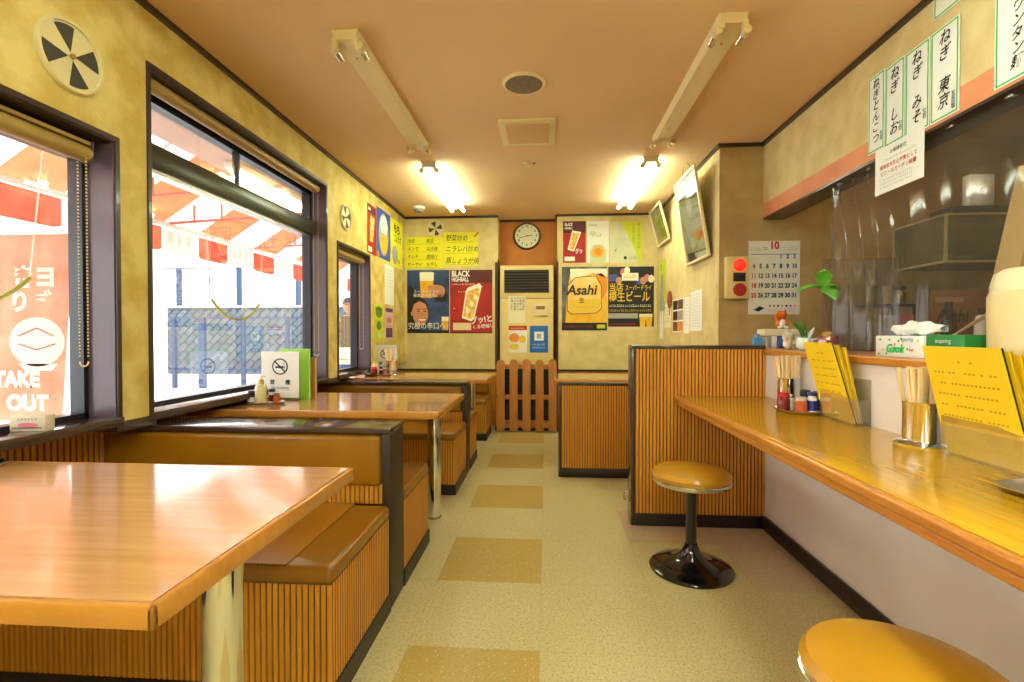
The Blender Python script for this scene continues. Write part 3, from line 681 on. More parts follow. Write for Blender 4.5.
def p_draft(q, w, h):
    q.rect(0,0,w,h,suit,1); q.rect(0,0,w,h*.06,K('print_cream2',(224,206,160)),2)
    for i in range(11):
        q.disc(w*(.06+.088*i),h*R.uniform(.76,.94),w*.065,(purple,sky2,skin,pink,foam,M_red)[i%6],2+i%3,rv=h*.06)
    q.rect(w*.3,h*.78,w*.66,h*.9,foam,6); q.scribble(w*.34,w*.62,h*.82,h*.05,orangep,7,6)
    q.text('当店', w*.01, h*.60, h*.135, gold, 8, bold=.0012, sx=.85); q.text('スーパードライ', w*.37, h*.615, h*.095, gold, 8, bold=.0008, sx=.62)
    q.text('樽生ビール', w*.01, h*.43, h*.18, gold, 8, bold=.0015, sx=.71)
    q.scribble(w*.03,w*.95,h*.37,h*.04,foam,8,22); q.scribble(w*.03,w*.95,h*.30,h*.035,gold,8,22); q.rect(0,h*.19,w*.65,h*.27,greyp,7); q.scribble(w*.03,w*.6,h*.09,h*.03,M_red,8,18)
    for x in (.7,.84): q.flat([(w*x,h*.06),(w*(x-.02),h*.25),(w*(x+.13),h*.25),(w*(x+.11),h*.06)], beer, 8); q.rect(w*(x-.02),h*.21,w*(x+.13),h*.26,foam,9)
sheet('whisky_poster', 'small red poster with a tilted glass, leftmost of the top row right of the clock', 'poster', (.185, YW, 1.845), 0, .245, .45, M_paper, p_small_high)
sheet('beer_poster', 'white poster with a pale beer glass in the top row', 'poster', (.445, YW, 1.845), 0, .235, .45, M_paper, p_white_beer)
sheet('drink_poster', 'yellow poster with vertical green lettering, right end of the top row', 'poster', (.69, YW, 1.835), 0, .34, .45, lime, p_yellow_bottle)
sheet('beer_poster', 'golden beer poster with a large eight-sided label below the small red poster', 'poster', (.172, YW, 1.11), 0, .487, .69, M_paper, p_asahi)
sheet('beer_poster', 'black poster with gold Japanese lettering and beer glasses', 'poster', (.672, YW, 1.108), 0, .487, .69, M_paper, p_draft)
# papers on the air conditioner
YA = 5.3985
sheet('notice', 'handwritten white note on the air conditioner', 'notice', (-.415, YA, 1.19), 0, .19, .30, M_paper2, lambda q,w,h: [q.vtext(s, w*(.88-.17*i), h*.95, h*.1, M_ink, 2, jit=.001) for i,s in enumerate(('空調は低め','お客様へ申','のせますの','で冷房温度','を願います'))])
sheet('notice', 'small poster of orange food on the air conditioner', 'notice', (-.41, YA, .865), 0, .20, .295, M_paper, lambda q,w,h: (q.rect(0,h*.84,w,h,M_red,2), q.disc(w*.3,h*.55,w*.28,orangep,2,rv=h*.17), q.disc(w*.75,h*.5,w*.2,gold,3,rv=h*.14), q.disc(w*.3,h*.22,w*.28,gold,2,rv=h*.12), q.rect(w*.55,h*.05,w*.95,h*.35,foam,4), q.scribble(w*.1,w*.9,h*.89,h*.05,M_white,3)))
sheet('notice', 'blue notice with a white square on the air conditioner', 'notice', (-.178, YA, .865), 0, .20, .295, M_blue, lambda q,w,h: (q.rect(w*.25,h*.45,w*.77,h*.78,M_white,2), q.rect(w*.38,h*.53,w*.62,h*.7,greyp,3), q.scribble(w*.15,w*.85,h*.28,h*.07,M_white,2,9), q.scribble(w*.15,w*.85,h*.17,h*.05,M_white,2,12)))
# left wall
XL = LX+.001
sheet('whisky_poster', 'narrow red drink poster above the small window, leftmost of three', 'poster', (XL, 4.17, 1.78), pi/2, .225, .435, crim, lambda q,w,h: (q.rect(w*.05,h*.82,w*.9,h*.96,maroon,2), q.text('BLACK',w*.08,h*.86,h*.08,M_white,3,sx=.6,bold=.001), q.flat([(w*.25,h*.25),(w*.6,h*.25),(w*.8,h*.75),(w*.35,h*.78)],amber,2), q.rect(w*.08,h*.04,w*.5,h*.14,foam,2)))
sheet('beer_poster', 'blue poster with a tall beer glass in the middle of three on the left wall', 'poster', (XL, 4.405, 1.785), pi/2, .385, .46, sky2, lambda q,w,h: (q.disc(w*.5,h*.5,w*.36,greyp,2,rv=h*.44,n=30), q.disc(w*.52,h*.7,w*.26,foam,3,rv=h*.2), q.disc(w*.52,h*.32,w*.27,beer,4,rv=h*.22), q.text('生',w*.35,h*.6,h*.16,sky2,5), q.disc(w*.1,h*.06,w*.08,orangep,3)))
sheet('menu_sheet', 'yellow handwritten sheet in the corner of the left wall', 'menu', (XL, 4.83, 1.76), pi/2, .37, .48, M_yel, lambda q,w,h: (q.text('もち',w*.2,h*.7,h*.22,M_ink,3,bold=.003), q.text('ぎょうざ',w*.25,h*.52,h*.17,M_ink,3,bold=.002,sx=.7), q.disc(w*.3,h*.25,w*.25,greyp,2,rv=h*.2), q.text('円',w*.6,h*.04,h*.14,M_ink,3)))
sheet('notice', 'plain white notice hanging below the yellow sheet on the left wall', 'notice', (XL, 4.63, 1.36), pi/2, .28, .39, M_paper, lambda q,w,h: [q.scribble(w*.12,w*.8,h*(.85-.08*i),h*.03,greyp,2) for i in range(6)])
sheet('notice', 'green food notice low on the left wall beside the small window', 'notice', (XL, 4.335, 1.015), pi/2, .24, .33, lime, lambda q,w,h: (q.disc(w*.5,h*.78,w*.38,grn,2,rv=h*.16), q.scribble(w*.1,w*.9,h*.86,h*.07,M_ink,3,6), q.disc(w*.5,h*.4,w*.3,grn,2,rv=h*.12), q.scribble(w*.1,w*.9,h*.5,h*.06,M_ink,3,7), q.disc(w*.6,h*.13,w*.2,palegreen,2,rv=h*.08)))
sheet('notice', 'pink and purple notice low on the left wall, right of the green one', 'notice', (XL, 4.63, 1.02), pi/2, .25, .31, K('pale_pink',(222,190,176)), lambda q,w,h: (q.rect(w*.05,h*.86,w*.95,h*.98,purple,2), q.disc(w*.5,h*.6,w*.3,pink,2,rv=h*.1), q.rect(w*.1,h*.05,w*.9,h*.36,purple,2), q.disc(w*.5,h*.22,w*.2,brownp,3,rv=h*.08), q.scribble(w*.15,w*.85,h*.4,h*.05,maroon,3)))
# papers on the right side wall (they face -x)
XR = RX-.001
sheet('drink_notice', 'tall yellow and white drinks strip under the small tilted frame', 'notice', (XR, 5.27, 1.30), -pi/2, .28, .52, lime, lambda q,w,h: (q.flat([(w*.1,h*.02),(w*.9,h*.02),(w*.7,h*.5),(w*.6,h*.75),(w*.35,h*.7),(w*.2,h*.4)],greyp,2), q.text('生',w*.3,h*.8,h*.14,M_ink,3)))
sheet('notice', 'narrow white price slip low on the right side wall, farthest of four', 'notice', (XR, 5.23, 1.02), -pi/2, .15, .30, M_paper, lambda q,w,h: q.vtext('酎ハイ', w*.5, h*.9, h*.14, M_ink, 2))
sheet('notice', 'cream menu slip low on the right side wall beside the photo notice', 'notice', (XR, 5.03, 1.13), -pi/2, .26, .24, M_paper2, lambda q,w,h: [q.scribble(w*.1,w*.9,h*(.8-.14*i),h*.07,greyp,2,7) for i in range(5)])
sheet('notice', 'food photo notice in a two by three grid on the right side wall', 'notice', (XR, 4.70, 1.085), -pi/2, .36, .30, M_paper, lambda q,w,h: [q.rect(w*(.04+.48*i),h*(.04+.325*j),w*(.48+.48*i),h*(.32+.325*j),(brownp,maroon,suit,orangep,greyp,brownp)[i*3+j],2) for i in range(2) for j in range(3)])
sheet('notice', 'white printed notice with small text nearest the end of the right side wall', 'notice', (XR, 4.14, 1.095), -pi/2, .30, .32, M_paper, lambda q,w,h: [q.scribble(w*.1,w*.9,h*(.88-.07*i),h*.03,greyp,2,16) for i in range(12)])
sheet('notice', 'second white printed notice beside the food photo notice, slightly farther away', 'notice', (XR, 4.32, 1.075), -pi/2, .16, .31, M_paper, lambda q,w,h: [q.scribble(w*.1,w*.9,h*(.85-.09*i),h*.035,greyp,2,9) for i in range(8)])
r = thing('round_fan', 'round brownish red fan hanging on the right side wall', 'hand fan', (XR-.004, 4.80, 1.40), -pi/2)
MB().lathe([(.085,0),(.085,.004),(.08,.006)], mat('red_brown_fan', (150,66,44), .6), 24, axis='y').build('fan_leaf', r)
MB().box(-.007,.007,-.006,-.001,-.15,-.07,M_gate).build('fan_handle', r)

def frame(name, lab, yn, yf, zb, zt, lean, draw):
    """leaning picture frame hung on the right side wall; yn near edge, yf far edge"""
    w = yf-yn; h = (zt-zb)/cos(lean)
    r = thing(name, lab, 'picture frame', (XR-.012, yf, zb), -pi/2, 'tilted picture frames'); r.rotation_euler = (lean, 0, -pi/2)
    e = .022; m = MB(); fm = mat('cream_frame', (226,206,160), .4)
    m.box(0,w,-.02,0,0,e,fm,.003); m.box(0,w,-.02,0,h-e,h,fm,.003); m.box(0,e,-.02,0,e,h-e,fm,.003); m.box(w-e,w,-.02,0,e,h-e,fm,.003); m.build('frame_moulding', r)
    m = MB(); m.T = Matrix.Translation((0,-.006,0)); m.rect(e,e,w-e,h-e,greyp,0); draw(m,w,h); m.build('picture', r)
    MB().box(e,w-e,-.0115,-.0105,e,h-e,clear('frame_glass', (1,1,1), .03, .5)).build('glazing', r)
    m = MB(); m.tube([(w*.2,.012,h-.02),(w*.5,-.0+.012,h+.12)], .0015, M_ink, 5); m.tube([(w*.8,.012,h-.02),(w*.5,.012,h+.12)], .0015, M_ink, 5); m.build('hanging_cord', r)
    return r
def pic_a(q,w,h):
    q.rect(.022,.022,w-.022,h-.022,K('pic_grey',(168,160,140),rgb2=(120,116,100),scale=7),1); q.rect(w*.06,h*.42,w*.3,h*.75,grn,2)
    q.flat([(w*.1,h*.1),(w*.3,h*.55),(w*.62,h*.6),(w*.94,h*.45),(w*.94,h*.3),(w*.6,h*.42),(w*.4,h*.35),(w*.25,h*.05)], K('pic_mauve',(110,92,96)),3); q.flat([(w*.35,h*.7),(w*.5,h*.9),(w*.6,h*.6),(w*.45,h*.5)],K('pic_pale',(214,206,190)),3)
    q.line(w*.3,h*.08,w*.85,h*.3,.03,K('pic_dk',(90,80,70)),4)
def pic_b(q,w,h):
    q.rect(.022,.022,w-.022,h-.022,K('pic_green_grey',(140,140,104),rgb2=(184,176,130),scale=10),1); q.disc(w*.5,h*.55,w*.22,grn,2,rv=h*.12); q.rect(w*.2,h*.15,w*.8,h*.35,brownp,2); q.disc(w*.4,h*.75,w*.12,palegreen,3)
FA = frame('picture_frame', 'larger tilted picture frame nearest the alcove corner', 3.60, 4.14, 1.63, 2.29, .165, pic_a)
FB = frame('picture_frame', 'smaller tilted picture frame deeper along the right side wall', 4.74, 5.20, 1.972, 2.335, .26, pic_b)

# calendar
def cal(q, w, h):
    q.text('10', w*.41, h*.865, h*.14, M_red, 3, bold=.003, sx=.9); q.rect(w*.04,h*.815,w*.96,h*.822,sky2,2); q.scribble(w*.29,w*.38,h*.88,h*.05,M_ink,2,3); q.scribble(w*.6,w*.74,h*.9,h*.02,greyp,2,5)
    q.scribble(w*.78,w*.96,h*.87,h*.05,greyp,2,5); q.scribble(w*.05,w*.25,h*.87,h*.05,greyp,2,5)
    for d in range(1, 32):
        c = (d+3) % 7; rr = (d+3)//7
        q.text(str(d), w*(.105+.131*c), h*(.745-.1325*rr), h*.085, M_red if c == 0 else (sky2 if c == 6 else M_ink), 3, align='CENTER', sx=.8, bold=.0016)
    q.flat([(w*.1,h*.06),(w*.2,h*.035),(w*.32,h*.085),(w*.22,h*.11)], M_ink, 3)
    for i, mm in enumerate((M_red,grn,suit,greyp,suit,sky2,orangep)): q.disc(w*(.42+.08*i),h*.115,w*.022,mm,3,n=10)
    for i in range(3): q.scribble(w*.36,w*.93,h*(.075-.022*i),h*.012,pink,3,20)
sheet('wall_calendar', 'white October calendar with black dates on the alcove wall', 'calendar', (1.383, 3.469, 1.205), 0, .34, .50, mat('calendar_paper', (226,224,212), .7), cal)

# menu strips above the opening
def strip(tx, small, tail=''):
    def d(q, w, h):
        e = .005; g = .0055
        for k in (e,): q.rect(k,k,k+g,h-k,M_green,2); q.rect(w-k-g,k,w-k,h-k,M_green,2); q.rect(k,k,w-k,k+g,M_green,2); q.rect(k,h-k-g,w-k,h-k,M_green,2)
        n = max(1, len(tx)); s = min(.062, (h-.05)/n)
        q.vtext(tx, w*.48, h-.018, s, M_ink, 3, jit=.002, shear=.25, bold=.0007, sx=.9)
        if small: q.vtext(small, w*.82, h*.24, .022, M_ink, 3, sx=.9, bold=.0004)
    return d
XU = UX-.003; GS = 'handwritten green bordered menu strips'
sheet('menu_strip', 'green bordered menu strip reading ねぎとんこつ, farthest from the camera', 'menu', (XU, 2.372, 1.888), -pi/2, .108, .345, M_paper, strip('ねぎとんこつ', '七百'), GS)
sheet('menu_strip', 'green bordered menu strip reading ねぎしお, second from the far end', 'menu', (XU, 2.26, 1.882), -pi/2, .115, .340, M_paper, strip('ねぎ しお', '七百'), GS)
sheet('menu_strip', 'green bordered menu strip reading ねぎみそ, third from the far end', 'menu', (XU, 2.14, 1.873), -pi/2, .128, .345, M_paper, strip('ねぎ みそ', '七百'), GS)
sheet('menu_strip', 'green bordered menu strip reading ねぎ東京, above the red and white notice', 'menu', (XU-.001, 2.006, 1.872), -pi/2, .132, .345, M_paper, strip('ねぎ 東京', '五百塩'), GS)
sheet('menu_strip', 'green bordered strip cut by the top edge, touching the ceiling trim', 'menu', (XU, 1.996, 2.262), -pi/2, .126, .085, M_paper, strip('', ''), GS)
sheet('menu_strip', 'large green bordered menu strip reading ワンタン麺, nearest the camera', 'menu', (XU, 1.736, 1.872), -pi/2, .16, .44, M_paper, strip('    ワンタン麺', '七百'), GS)
def infos(q, w, h):
    q.text('お客様各位', w*.5, h*.78, h*.1, M_ink, 2, align='CENTER'); q.scribble(w*.15,w*.85,h*.68,h*.04,greyp,2,18)
    q.text('感染拡大防止対策として', w*.5, h*.51, h*.10, M_red, 2, align='CENTER', bold=.0003); q.text('ビニールカーテン設置', w*.5, h*.365, h*.105, M_red, 2, align='CENTER', bold=.0003)
    for i in range(3): q.scribble(w*.12,w*.8,h*(.27-.08*i),h*.04,greyp,2,18)
sheet('notice', 'white notice with red lettering hanging below the menu strips', 'notice', (XU-.004, 2.315, 1.685), -pi/2, .285, .20, M_paper, infos)

# ------------------------------------------------------------------ plastic curtain
m = MB(); P = clear('curtain_plastic', (.93,.91,.87), .07, .06, haze=PLASTIC_HAZE, hazecol=(.40,.35,.28))
ny = 170; rows = 14; vs = []; fs = []
for j in range(rows+1):
    q = j/rows; z = 1.862-.865*q
    for i in range(ny+1):
        u = i/ny; f = max(0, (u-.60)/.40)
        y0 = .9+1.80*u
        gather = 1-.8*f*(1-q)**1.5                      # bunched towards the far top corner
        y = 2.70-(2.70-y0)*gather if f > 0 else y0
        amp = .0015+.026*min(1, f*1.6)*(.55+.45*q)
        x = UX+.035+amp*sin(u*88+1.4*sin(q*3)+sin(u*31))+.004*sin(y*6+q*3)
        vs.append((x, y+.012*f*sin(q*4), z))
for j in range(rows):
    for i in range(ny): a = j*(ny+1)+i; fs.append((a, a+1, a+ny+2, a+ny+1))
m.add(vs, fs, P, True)
r = m.build('plastic_curtain', None, None, 0, 'clear plastic curtain hanging from the lintel over the serving ledge', 'curtain')
for k in range(8): MB().box(UX+.025,UX+.045,1.0+k*.235,1.03+k*.235,1.842,1.868,M_steel,.002).build('curtain_clip', r)

# ------------------------------------------------------------------ things on the counter
M_stick = wood('chopstick_wood', (230,196,140), (240,214,168), (20,20,2), .6)
def chop_holder(x, y, lab, where, flare=False, s=1.0, z=.73, n=24):
    r = thing('chopstick_holder', lab, 'chopstick holder', (x, y, z), 0, 'steel chopstick holders')
    MB().lathe([(.046*s,.006),(.049*s,.006),(.049*s,.13*s),(.051*s,.134*s),(.0465*s,.134*s),(.0455*s,.125*s),(.0455*s,.012),(.001,.012)], M_chrome, 32, caps=False).build('cup', r)
    if flare: MB().lathe([(.070,0),(.072,.008),(.060,.015),(.049,.02)], M_chrome, 32).build('foot_ring', r)
    else: MB().lathe([(.05*s,0),(.052*s,.004),(.049*s,.01)], M_chrome, 32).build('foot_ring', r)
    proto = None
    for k in range(n):
        a = R.uniform(0, 6.28); q = R.uniform(.1, 1)**.5*.031*s; tx, ty = R.uniform(-.09,.06), R.uniform(-.05,.05)
        if k < 5: tx = -.16; a = pi+R.uniform(-.6,.6)
        if proto is None:
            m = MB(); m.box(-.0062,.0062,-.0038,.0038,0,.225*s,M_stick,.001,1); o = m.build('chopsticks', None, None, 0, 'pair of disposable wooden chopsticks standing in '+where, 'chopsticks', 'chopsticks in '+where); proto = o
        else: o = proto.copy(); C.objects.link(o)
        o.location = (x+q*cos(a), y+q*sin(a), z+.014); o.rotation_euler = (ty*.6-sin(a)*.05, tx*.5+cos(a)*.06, R.uniform(-.5,.5))
    return r
chop_holder(1.143, 2.39, 'round steel chopstick holder behind the condiment tray', 'the steel holder behind the condiment tray')
chop_holder(1.142, 1.57, 'shiny steel chopstick holder beside the nearest yellow menus', 'the flared steel holder beside the nearest menus', True)

def tray(x, y, w, d, z, lab, rotz=0):
    r = thing('condiment_tray', lab, 'tray', (x, y, z), rotz, 'octagonal steel condiment trays'); c = .04
    o = [(-w+c,-d),(w-c,-d),(w,-d+c),(w,d-c),(w-c,d),(-w+c,d),(-w,d-c),(-w,-d+c)]
    m = MB(); n = 8; i = [(a*.84, b*.84) for a, b in o]; vs = [(a*.86,b*.86,0) for a,b in o]+[(a,b,.012) for a,b in o]+[(a*.96,b*.96,.014) for a,b in o]+[(a*.82,b*.82,.003) for a,b in o]
    fs = [tuple(reversed(range(n)))]+[(k,(k+1)%n,n+(k+1)%n,n+k) for k in range(n)]+[(n+k,n+(k+1)%n,2*n+(k+1)%n,2*n+k) for k in range(n)]+[(2*n+k,2*n+(k+1)%n,3*n+(k+1)%n,3*n+k) for k in range(n)]+[tuple(3*n+k for k in range(n))]
    m.add(vs, fs, M_steel); m.build('tray_dish', r); return r
def bottle(name, lab, cat, loc, rad, h, body, lid, lidh=.02, group=None, band=None, neck=.85, pump=False):
    r = thing(name, lab, cat, loc, 0, group)
    MB().lathe([(rad*.94,0),(rad,.004),(rad,h*.8),(rad*.8,h*.94),(rad*neck*.8,h)], body, 24).build('jar', r)
    MB().lathe([(rad*neck,h*.96),(rad*neck,h+lidh*.8),(rad*neck*.85,h+lidh),(.001,h+lidh)], lid, 24).build('lid', r)
    if band: MB().lathe([(rad+.0006,h*.15),(rad+.0006,h*.7)], band, 24, caps=False).build('paper_label', r)
    if pump: MB().tube([(0,0,h+lidh),(0,0,h+lidh+.02),(rad*.9,0,h+lidh+.018)], .003, lid, 6).build('pour_spout', r)
    return r
tray(1.10, 2.215, .082, .10, .73, 'octagonal steel tray of spice bottles on the counter')
rl = mat('red_plastic', (200,30,26), .3); chili = mat('chilli_oil', (120,30,16), .2); white_s = mat('pepper_white', (226,214,190), .4); orj = mat('chilli_powder', (190,84,36), .6); soy = mat('soy_sauce', (36,20,14), .12); navyp = mat('navy_label', (38,44,120), .4); goldl = mat('gold_label', (206,176,80), .4)
GB = 'spice bottles on the counter tray'
bottle('sauce_jar', 'dark red sauce jar with a bright red lid on the counter tray', 'jar', (1.045,2.235,.7335), .026, .062, chili, rl, .018, GB)
bottle('pepper_shaker', 'pale pepper shaker with steel top on the counter tray', 'shaker', (1.09,2.265,.7335), .017, .055, white_s, M_steel, .014, GB)
bottle('spice_jar', 'small orange chilli powder jar in front on the counter tray', 'jar', (1.085,2.165,.7335), .024, .055, orj, mat('clear_lid',(206,190,170),.2), .014, GB)
bottle('soy_bottle', 'dark soy sauce bottle with a black lid on the counter tray', 'bottle', (1.14,2.24,.7335), .025, .07, soy, M_black, .02, GB)
bottle('pepper_tin', 'blue and white pepper tin on the counter tray', 'tin', (1.127,2.16,.7335), .018, .078, M_white, navyp, .012, GB, navyp, neck=1)
bottle('spice_tin', 'navy and gold spice tin at the right of the counter tray', 'tin', (1.163,2.185,.7335), .019, .078, goldl, navyp, .012, GB, navyp, neck=1)
tray(1.075, 1.085, .095, .095, .73, 'steel tray at the right edge of the picture on the counter', .25)
bottle('soy_bottle', 'soy sauce bottle on the tray beyond the right edge of the picture', 'bottle', (1.11,1.07,.7335), .025, .07, soy, M_black, .02)

M_menu = mat('yellow_menu_cover', (244,206,16), .45)
def menu_stand(yn, yf, skew, lab, mlab, mg):
    """clear holder along the counter wall; slumped menus lean towards the back of the shop"""
    L = yf-yn; r = thing('menu_holder', lab, 'menu holder', (1.165, yn, .73), 0, 'clear acrylic menu holders')
    m = MB(); m.box(-.03,.03,0,L,0,.003,M_clear); m.build('holder_floor', r)
    m = MB(); pts = [(0,0),(L,0),(L,.15)]+[(L*(1-k/12), .15-.055*(1-cos(pi*k/12))/2) for k in range(1,13)]
    m.prism(pts, -.032, -.029, M_clear, 'yz'); m.build('front_plate', r)
    m = MB(); m.prism([(0,0),(L,0),(L,.17),(0,.17)], .029, .032, M_clear, 'yz'); m.build('back_plate', r)
    MB().box(-.03,.03,0,.003,0,.095,M_clear).build('side_plate', r); MB().box(-.03,.03,L-.003,L,0,.095,M_clear).build('side_plate', r)
    for k in range(3):
        o = thing('menu_folder', mlab+(', the front one', ', the middle one', ', the one by the wall')[k], 'menu', (1.145+.009*k, yn+.005, .735), 0, mg)
        w = L-.012; h = .30-.008*k; s = skew*(1-.12*k)
        lean = (-.035, -.03, -.02)[k]
        def sh(mb, x0, x1, y0, y1, z0, z1, mm):
            b = []
            for z in (z0, z1):
                dx = lean*z/.3; dy = s*z/.3
                b += [(x0+dx,y0+dy,z),(x1+dx,y0+dy,z),(x1+dx,y1+dy,z),(x0+dx,y1+dy,z)]
            mb.add(b, [(0,3,2,1),(4,5,6,7),(0,1,5,4),(1,2,6,5),(2,3,7,6),(3,0,4,7)], mm)
        m = MB(); sh(m, 0,.0015,0,w,0,h,M_menu); sh(m, .006,.0075,0,w,0,h,M_menu); m.build('cover', o)
        m = MB(); sh(m, .0018,.0057,.004,w-.002,.003,h-.004,greyp); m.build('pages', o)
        m = MB(); sh(m, .0015,.006,-.001,.002,0,h,M_ink); m.build('spine', o)
        if k: o.children[-1].data.materials[0] = K('cover_edge',(176,140,30))
        if k == 0:
            # fine faded print on the front cover
            m = MB()
            for j in range(6):
                z = h*(.85-.1*j); n = 16
                for i in range(n):
                    if j == 0 and not 5 < i < 11: continue
                    if R.random() < .2: continue
                    y0 = w*(.9-.8*i/n); sh(m, -.0006,-.0003,y0-.007,y0,z,z+.005,K('faded_print',(190,150,20)))
            m.build('cover_print', o)
    return r
menu_stand(1.89, 2.11, .10, 'clear menu holder with yellow menus near the condiment tray', 'yellow menu folder beside the spice tray', 'yellow menus in the far holder')
menu_stand(1.225, 1.487, .05, 'clear menu holder with yellow menus nearest the camera', 'large yellow menu folder nearest the camera', 'yellow menus in the near holder')

# ------------------------------------------------------------------ things on the ledge
LZ = .9875
r = thing('box_stack', 'white boxed stack on the ledge carrying an orange figurine', 'box', (1.40, 3.05, LZ))
m = MB()
for k in range(6): m.box(-.1+.034*k,-.069+.034*k,-.05,.05,0,.07,(greyp,M_white,sky2,M_ink,greyp,M_white)[k],.003)
m.build('box_row', r); MB().box(-.11,.115,-.055,.055,.072,.112,K('paper_stack',(222,212,184)),.006).build('paper_pile', r)
r = thing('blue_bottle', 'small light blue plastic bottle at the left end of the ledge', 'bottle', (1.262, 3.03, LZ))
bl = mat('light_blue_plastic', (84,150,214), .35)
MB().box(-.028,.028,-.015,.015,0,.062,bl,.008,3).build('bottle_body', r); MB().cyl((0,0,.06),(0,0,.082),.014,bl,n=14).build('bottle_cap', r)
def figurine(name, lab, loc, c1, c2, s=1.0):
    r = thing(name, lab, 'figurine', loc)
    MB().ball((0,0,.03*s),(.03*s,.024*s,.032*s),c1).ball((0,-.01*s,.03*s),(.02*s,.018*s,.024*s),c2).build('body', r)
    h = MB().ball((0,-.004*s,.075*s),(.027*s,.023*s,.022*s),c1).build('head', r)
    m = MB()
    for e in (-1,1): m.cyl((e*.016*s,-.004*s,.09*s),(e*.02*s,-.004*s,.106*s),.009*s,c1,.001,8)
    m.build('ears', r)
    m = MB()
    for e in (-1,1): m.ball((e*.010*s,-.026*s,.077*s),.0028*s,M_ink,8,5)
    m.ball((0,-.027*s,.070*s),.0025*s,M_red,8,5); m.build('face', r)
    m = MB(); m.tube([(-.02*s,-.012*s,.045*s),(-.034*s,-.018*s,.06*s),(-.034*s,-.018*s,.08*s)],[.008*s,.008*s,.009*s],c1,8); m.tube([(.02*s,-.012*s,.045*s),(.026*s,-.024*s,.03*s)],.008*s,c1,8)
    for e in (-1,1): m.ball((e*.016*s,-.022*s,.008*s),(.011*s,.013*s,.008*s),c2,10,6)
    m.build('paws', r); return r
figurine('cat_figurine', 'orange and white animal figurine on top of the white stack', (1.40, 3.03, LZ+.113), mat('orange_glaze', (224,112,36), .25), M_white, 1.1)
figurine('lucky_cat_figurine', 'white beckoning cat figurine beside the egg shaped pot', (1.315, 2.76, LZ), mat('white_glaze', (232,224,200), .2), mat('cream_glaze', (226,200,160), .3), 1.0)
r = thing('egg_planter', 'white egg shaped pot with green shoots on the ledge', 'planter', (1.32, 2.60, LZ))
MB().lathe([(.02,0),(.034,.010),(.041,.030),(.037,.052),(.030,.064),(.027,.06)], mat('pale_mint_glaze', (222,234,222), .2), 28).build('pot', r)
m = MB(); leaf = mat('shoot_green', (70,130,40), .5)
for k in range(11):
    a = R.uniform(0,6.28); l = R.uniform(.07,.11); m.tube([(0.01*cos(a),.01*sin(a),.06),(-.012+.016*cos(a),.014*sin(a),.06+l*.5),(-.035+.03*cos(a),.03*sin(a),.06+l)],[.005,.004,.001],leaf,6)
m.build('green_shoots', r)
m = MB(); m.tube([(.012,0,.06),(.03,0,.09),(.045,0,.115)],[.012,.010,.002],M_white,8); m.tube([(-.002,0,.06),(.004,0,.09),(0,0,.112)],[.010,.008,.002],M_paper2,8); m.build('white_buds', r)
r = thing('seedling_pot', 'leafy seedling growing in a pink patterned glass pot', 'potted plant', (1.335, 2.43, LZ))
MB().lathe([(.03,0),(.046,.01),(.054,.035),(.05,.062),(.047,.075),(.044,.074),(.047,.06),(.05,.035),(.04,.012),(.001,.008)], clear('pink_glass', (.96,.80,.80), .03, .3, haze=.12, hazecol=(.7,.3,.32)), 28, caps=False).build('glass_pot', r)
m = MB()
for k in range(40):
    a = R.uniform(0,6.28); z = R.uniform(.01,.05); m.ball((.036*cos(a)*R.random()**.4,.036*sin(a)*R.random()**.4,z),.007,(rl,M_white,mat('pink_bead',(190,60,80),.3))[k%3],7,5)
m.build('beads', r)
MB().tube([(-.048,0,.06),(-.07,0,.055),(-.074,0,.035),(-.056,0,.02)], .004, M_white, 8).build('pot_handle', r)
MB().ball((0,0,.078),(.024,.022,.017),mat('seed_brown', (170,130,44), .5)).build('seed', r)
MB().tube([(0,0,.08),(-.004,0,.16),(-.016,0,.25),(-.02,0,.312)],[.004,.0036,.003,.003],mat('stem_brown',(120,70,60),.5),7).build('stem', r)
lf = mat('leaf_green', (84,160,44), .4, rgb2=(104,176,56), scale=14)
for (ax, ay, l, dr, wd) in ((-1,.1,.115,-.05,.042),(.9,.1,.075,-.045,.038),(.12,-.9,.085,-.085,.042),(-.3,-.6,.075,.02,.034)):
    n = 8; vs = []; fs = []; d = Vector((ax,ay,0)).normalized(); p = Vector((-d.y,d.x,0))
    for i in range(n+1):
        u = i/n; ww = wd*sin(pi*min(1,u*1.02))**.8; c = Vector((-.02,0,.312))+d*l*u+Vector((0,0,.05*sin(pi*u*.6)+dr*u*1.3))
        for e in (-1,-.0,1): vs.append(tuple(c+p*ww*e+Vector((0,0,-.012*abs(e)))))
        for e in (1,0,-1): vs.append(tuple(c+p*ww*e+Vector((0,0,-.012*abs(e)-.0008))))
    for i in range(n):
        for k in range(6): fs.append((i*6+k, i*6+(k+1)%6, (i+1)*6+(k+1)%6, (i+1)*6+k))
    MB().add(vs, fs, lf, True).build('leaf', r)
r = thing('tissue_box', 'white patterned tissue box with tissue sticking out on the ledge', 'tissue box', (1.315, 1.85, LZ), -pi/2)
tb = MB().box(-.12,.12,-.055,.055,0,.076,M_white,.003).build('carton', r)
q = MB(); q.T = Matrix.Translation((0,-.0555,0))
for k in range(16): q.disc(R.uniform(-.112,.112),R.uniform(.008,.068),.005,(M_green,gold,M_green,pink)[k%4],2,n=8)
q.text('Gsok', -.06, .008, .042, M_green, 4, bold=.0015, shear=.3); q.text('inspring', .02, .055, .018, sky2, 4); q.build('printed_pattern', tb)
m = MB()
vs = []; fs = []
for i in range(13):
    for j in range(9):
        u = -.12+.24*i/12; v = j/8*2*pi
        rr = (.028+.009*sin(i*1.7)+.006*sin(j*2.1+i))*max(.15, sin(pi*(i+.5)/13))**.5
        vs.append((u+.015, rr*.9*cos(v), .100+rr*.85*sin(v)))
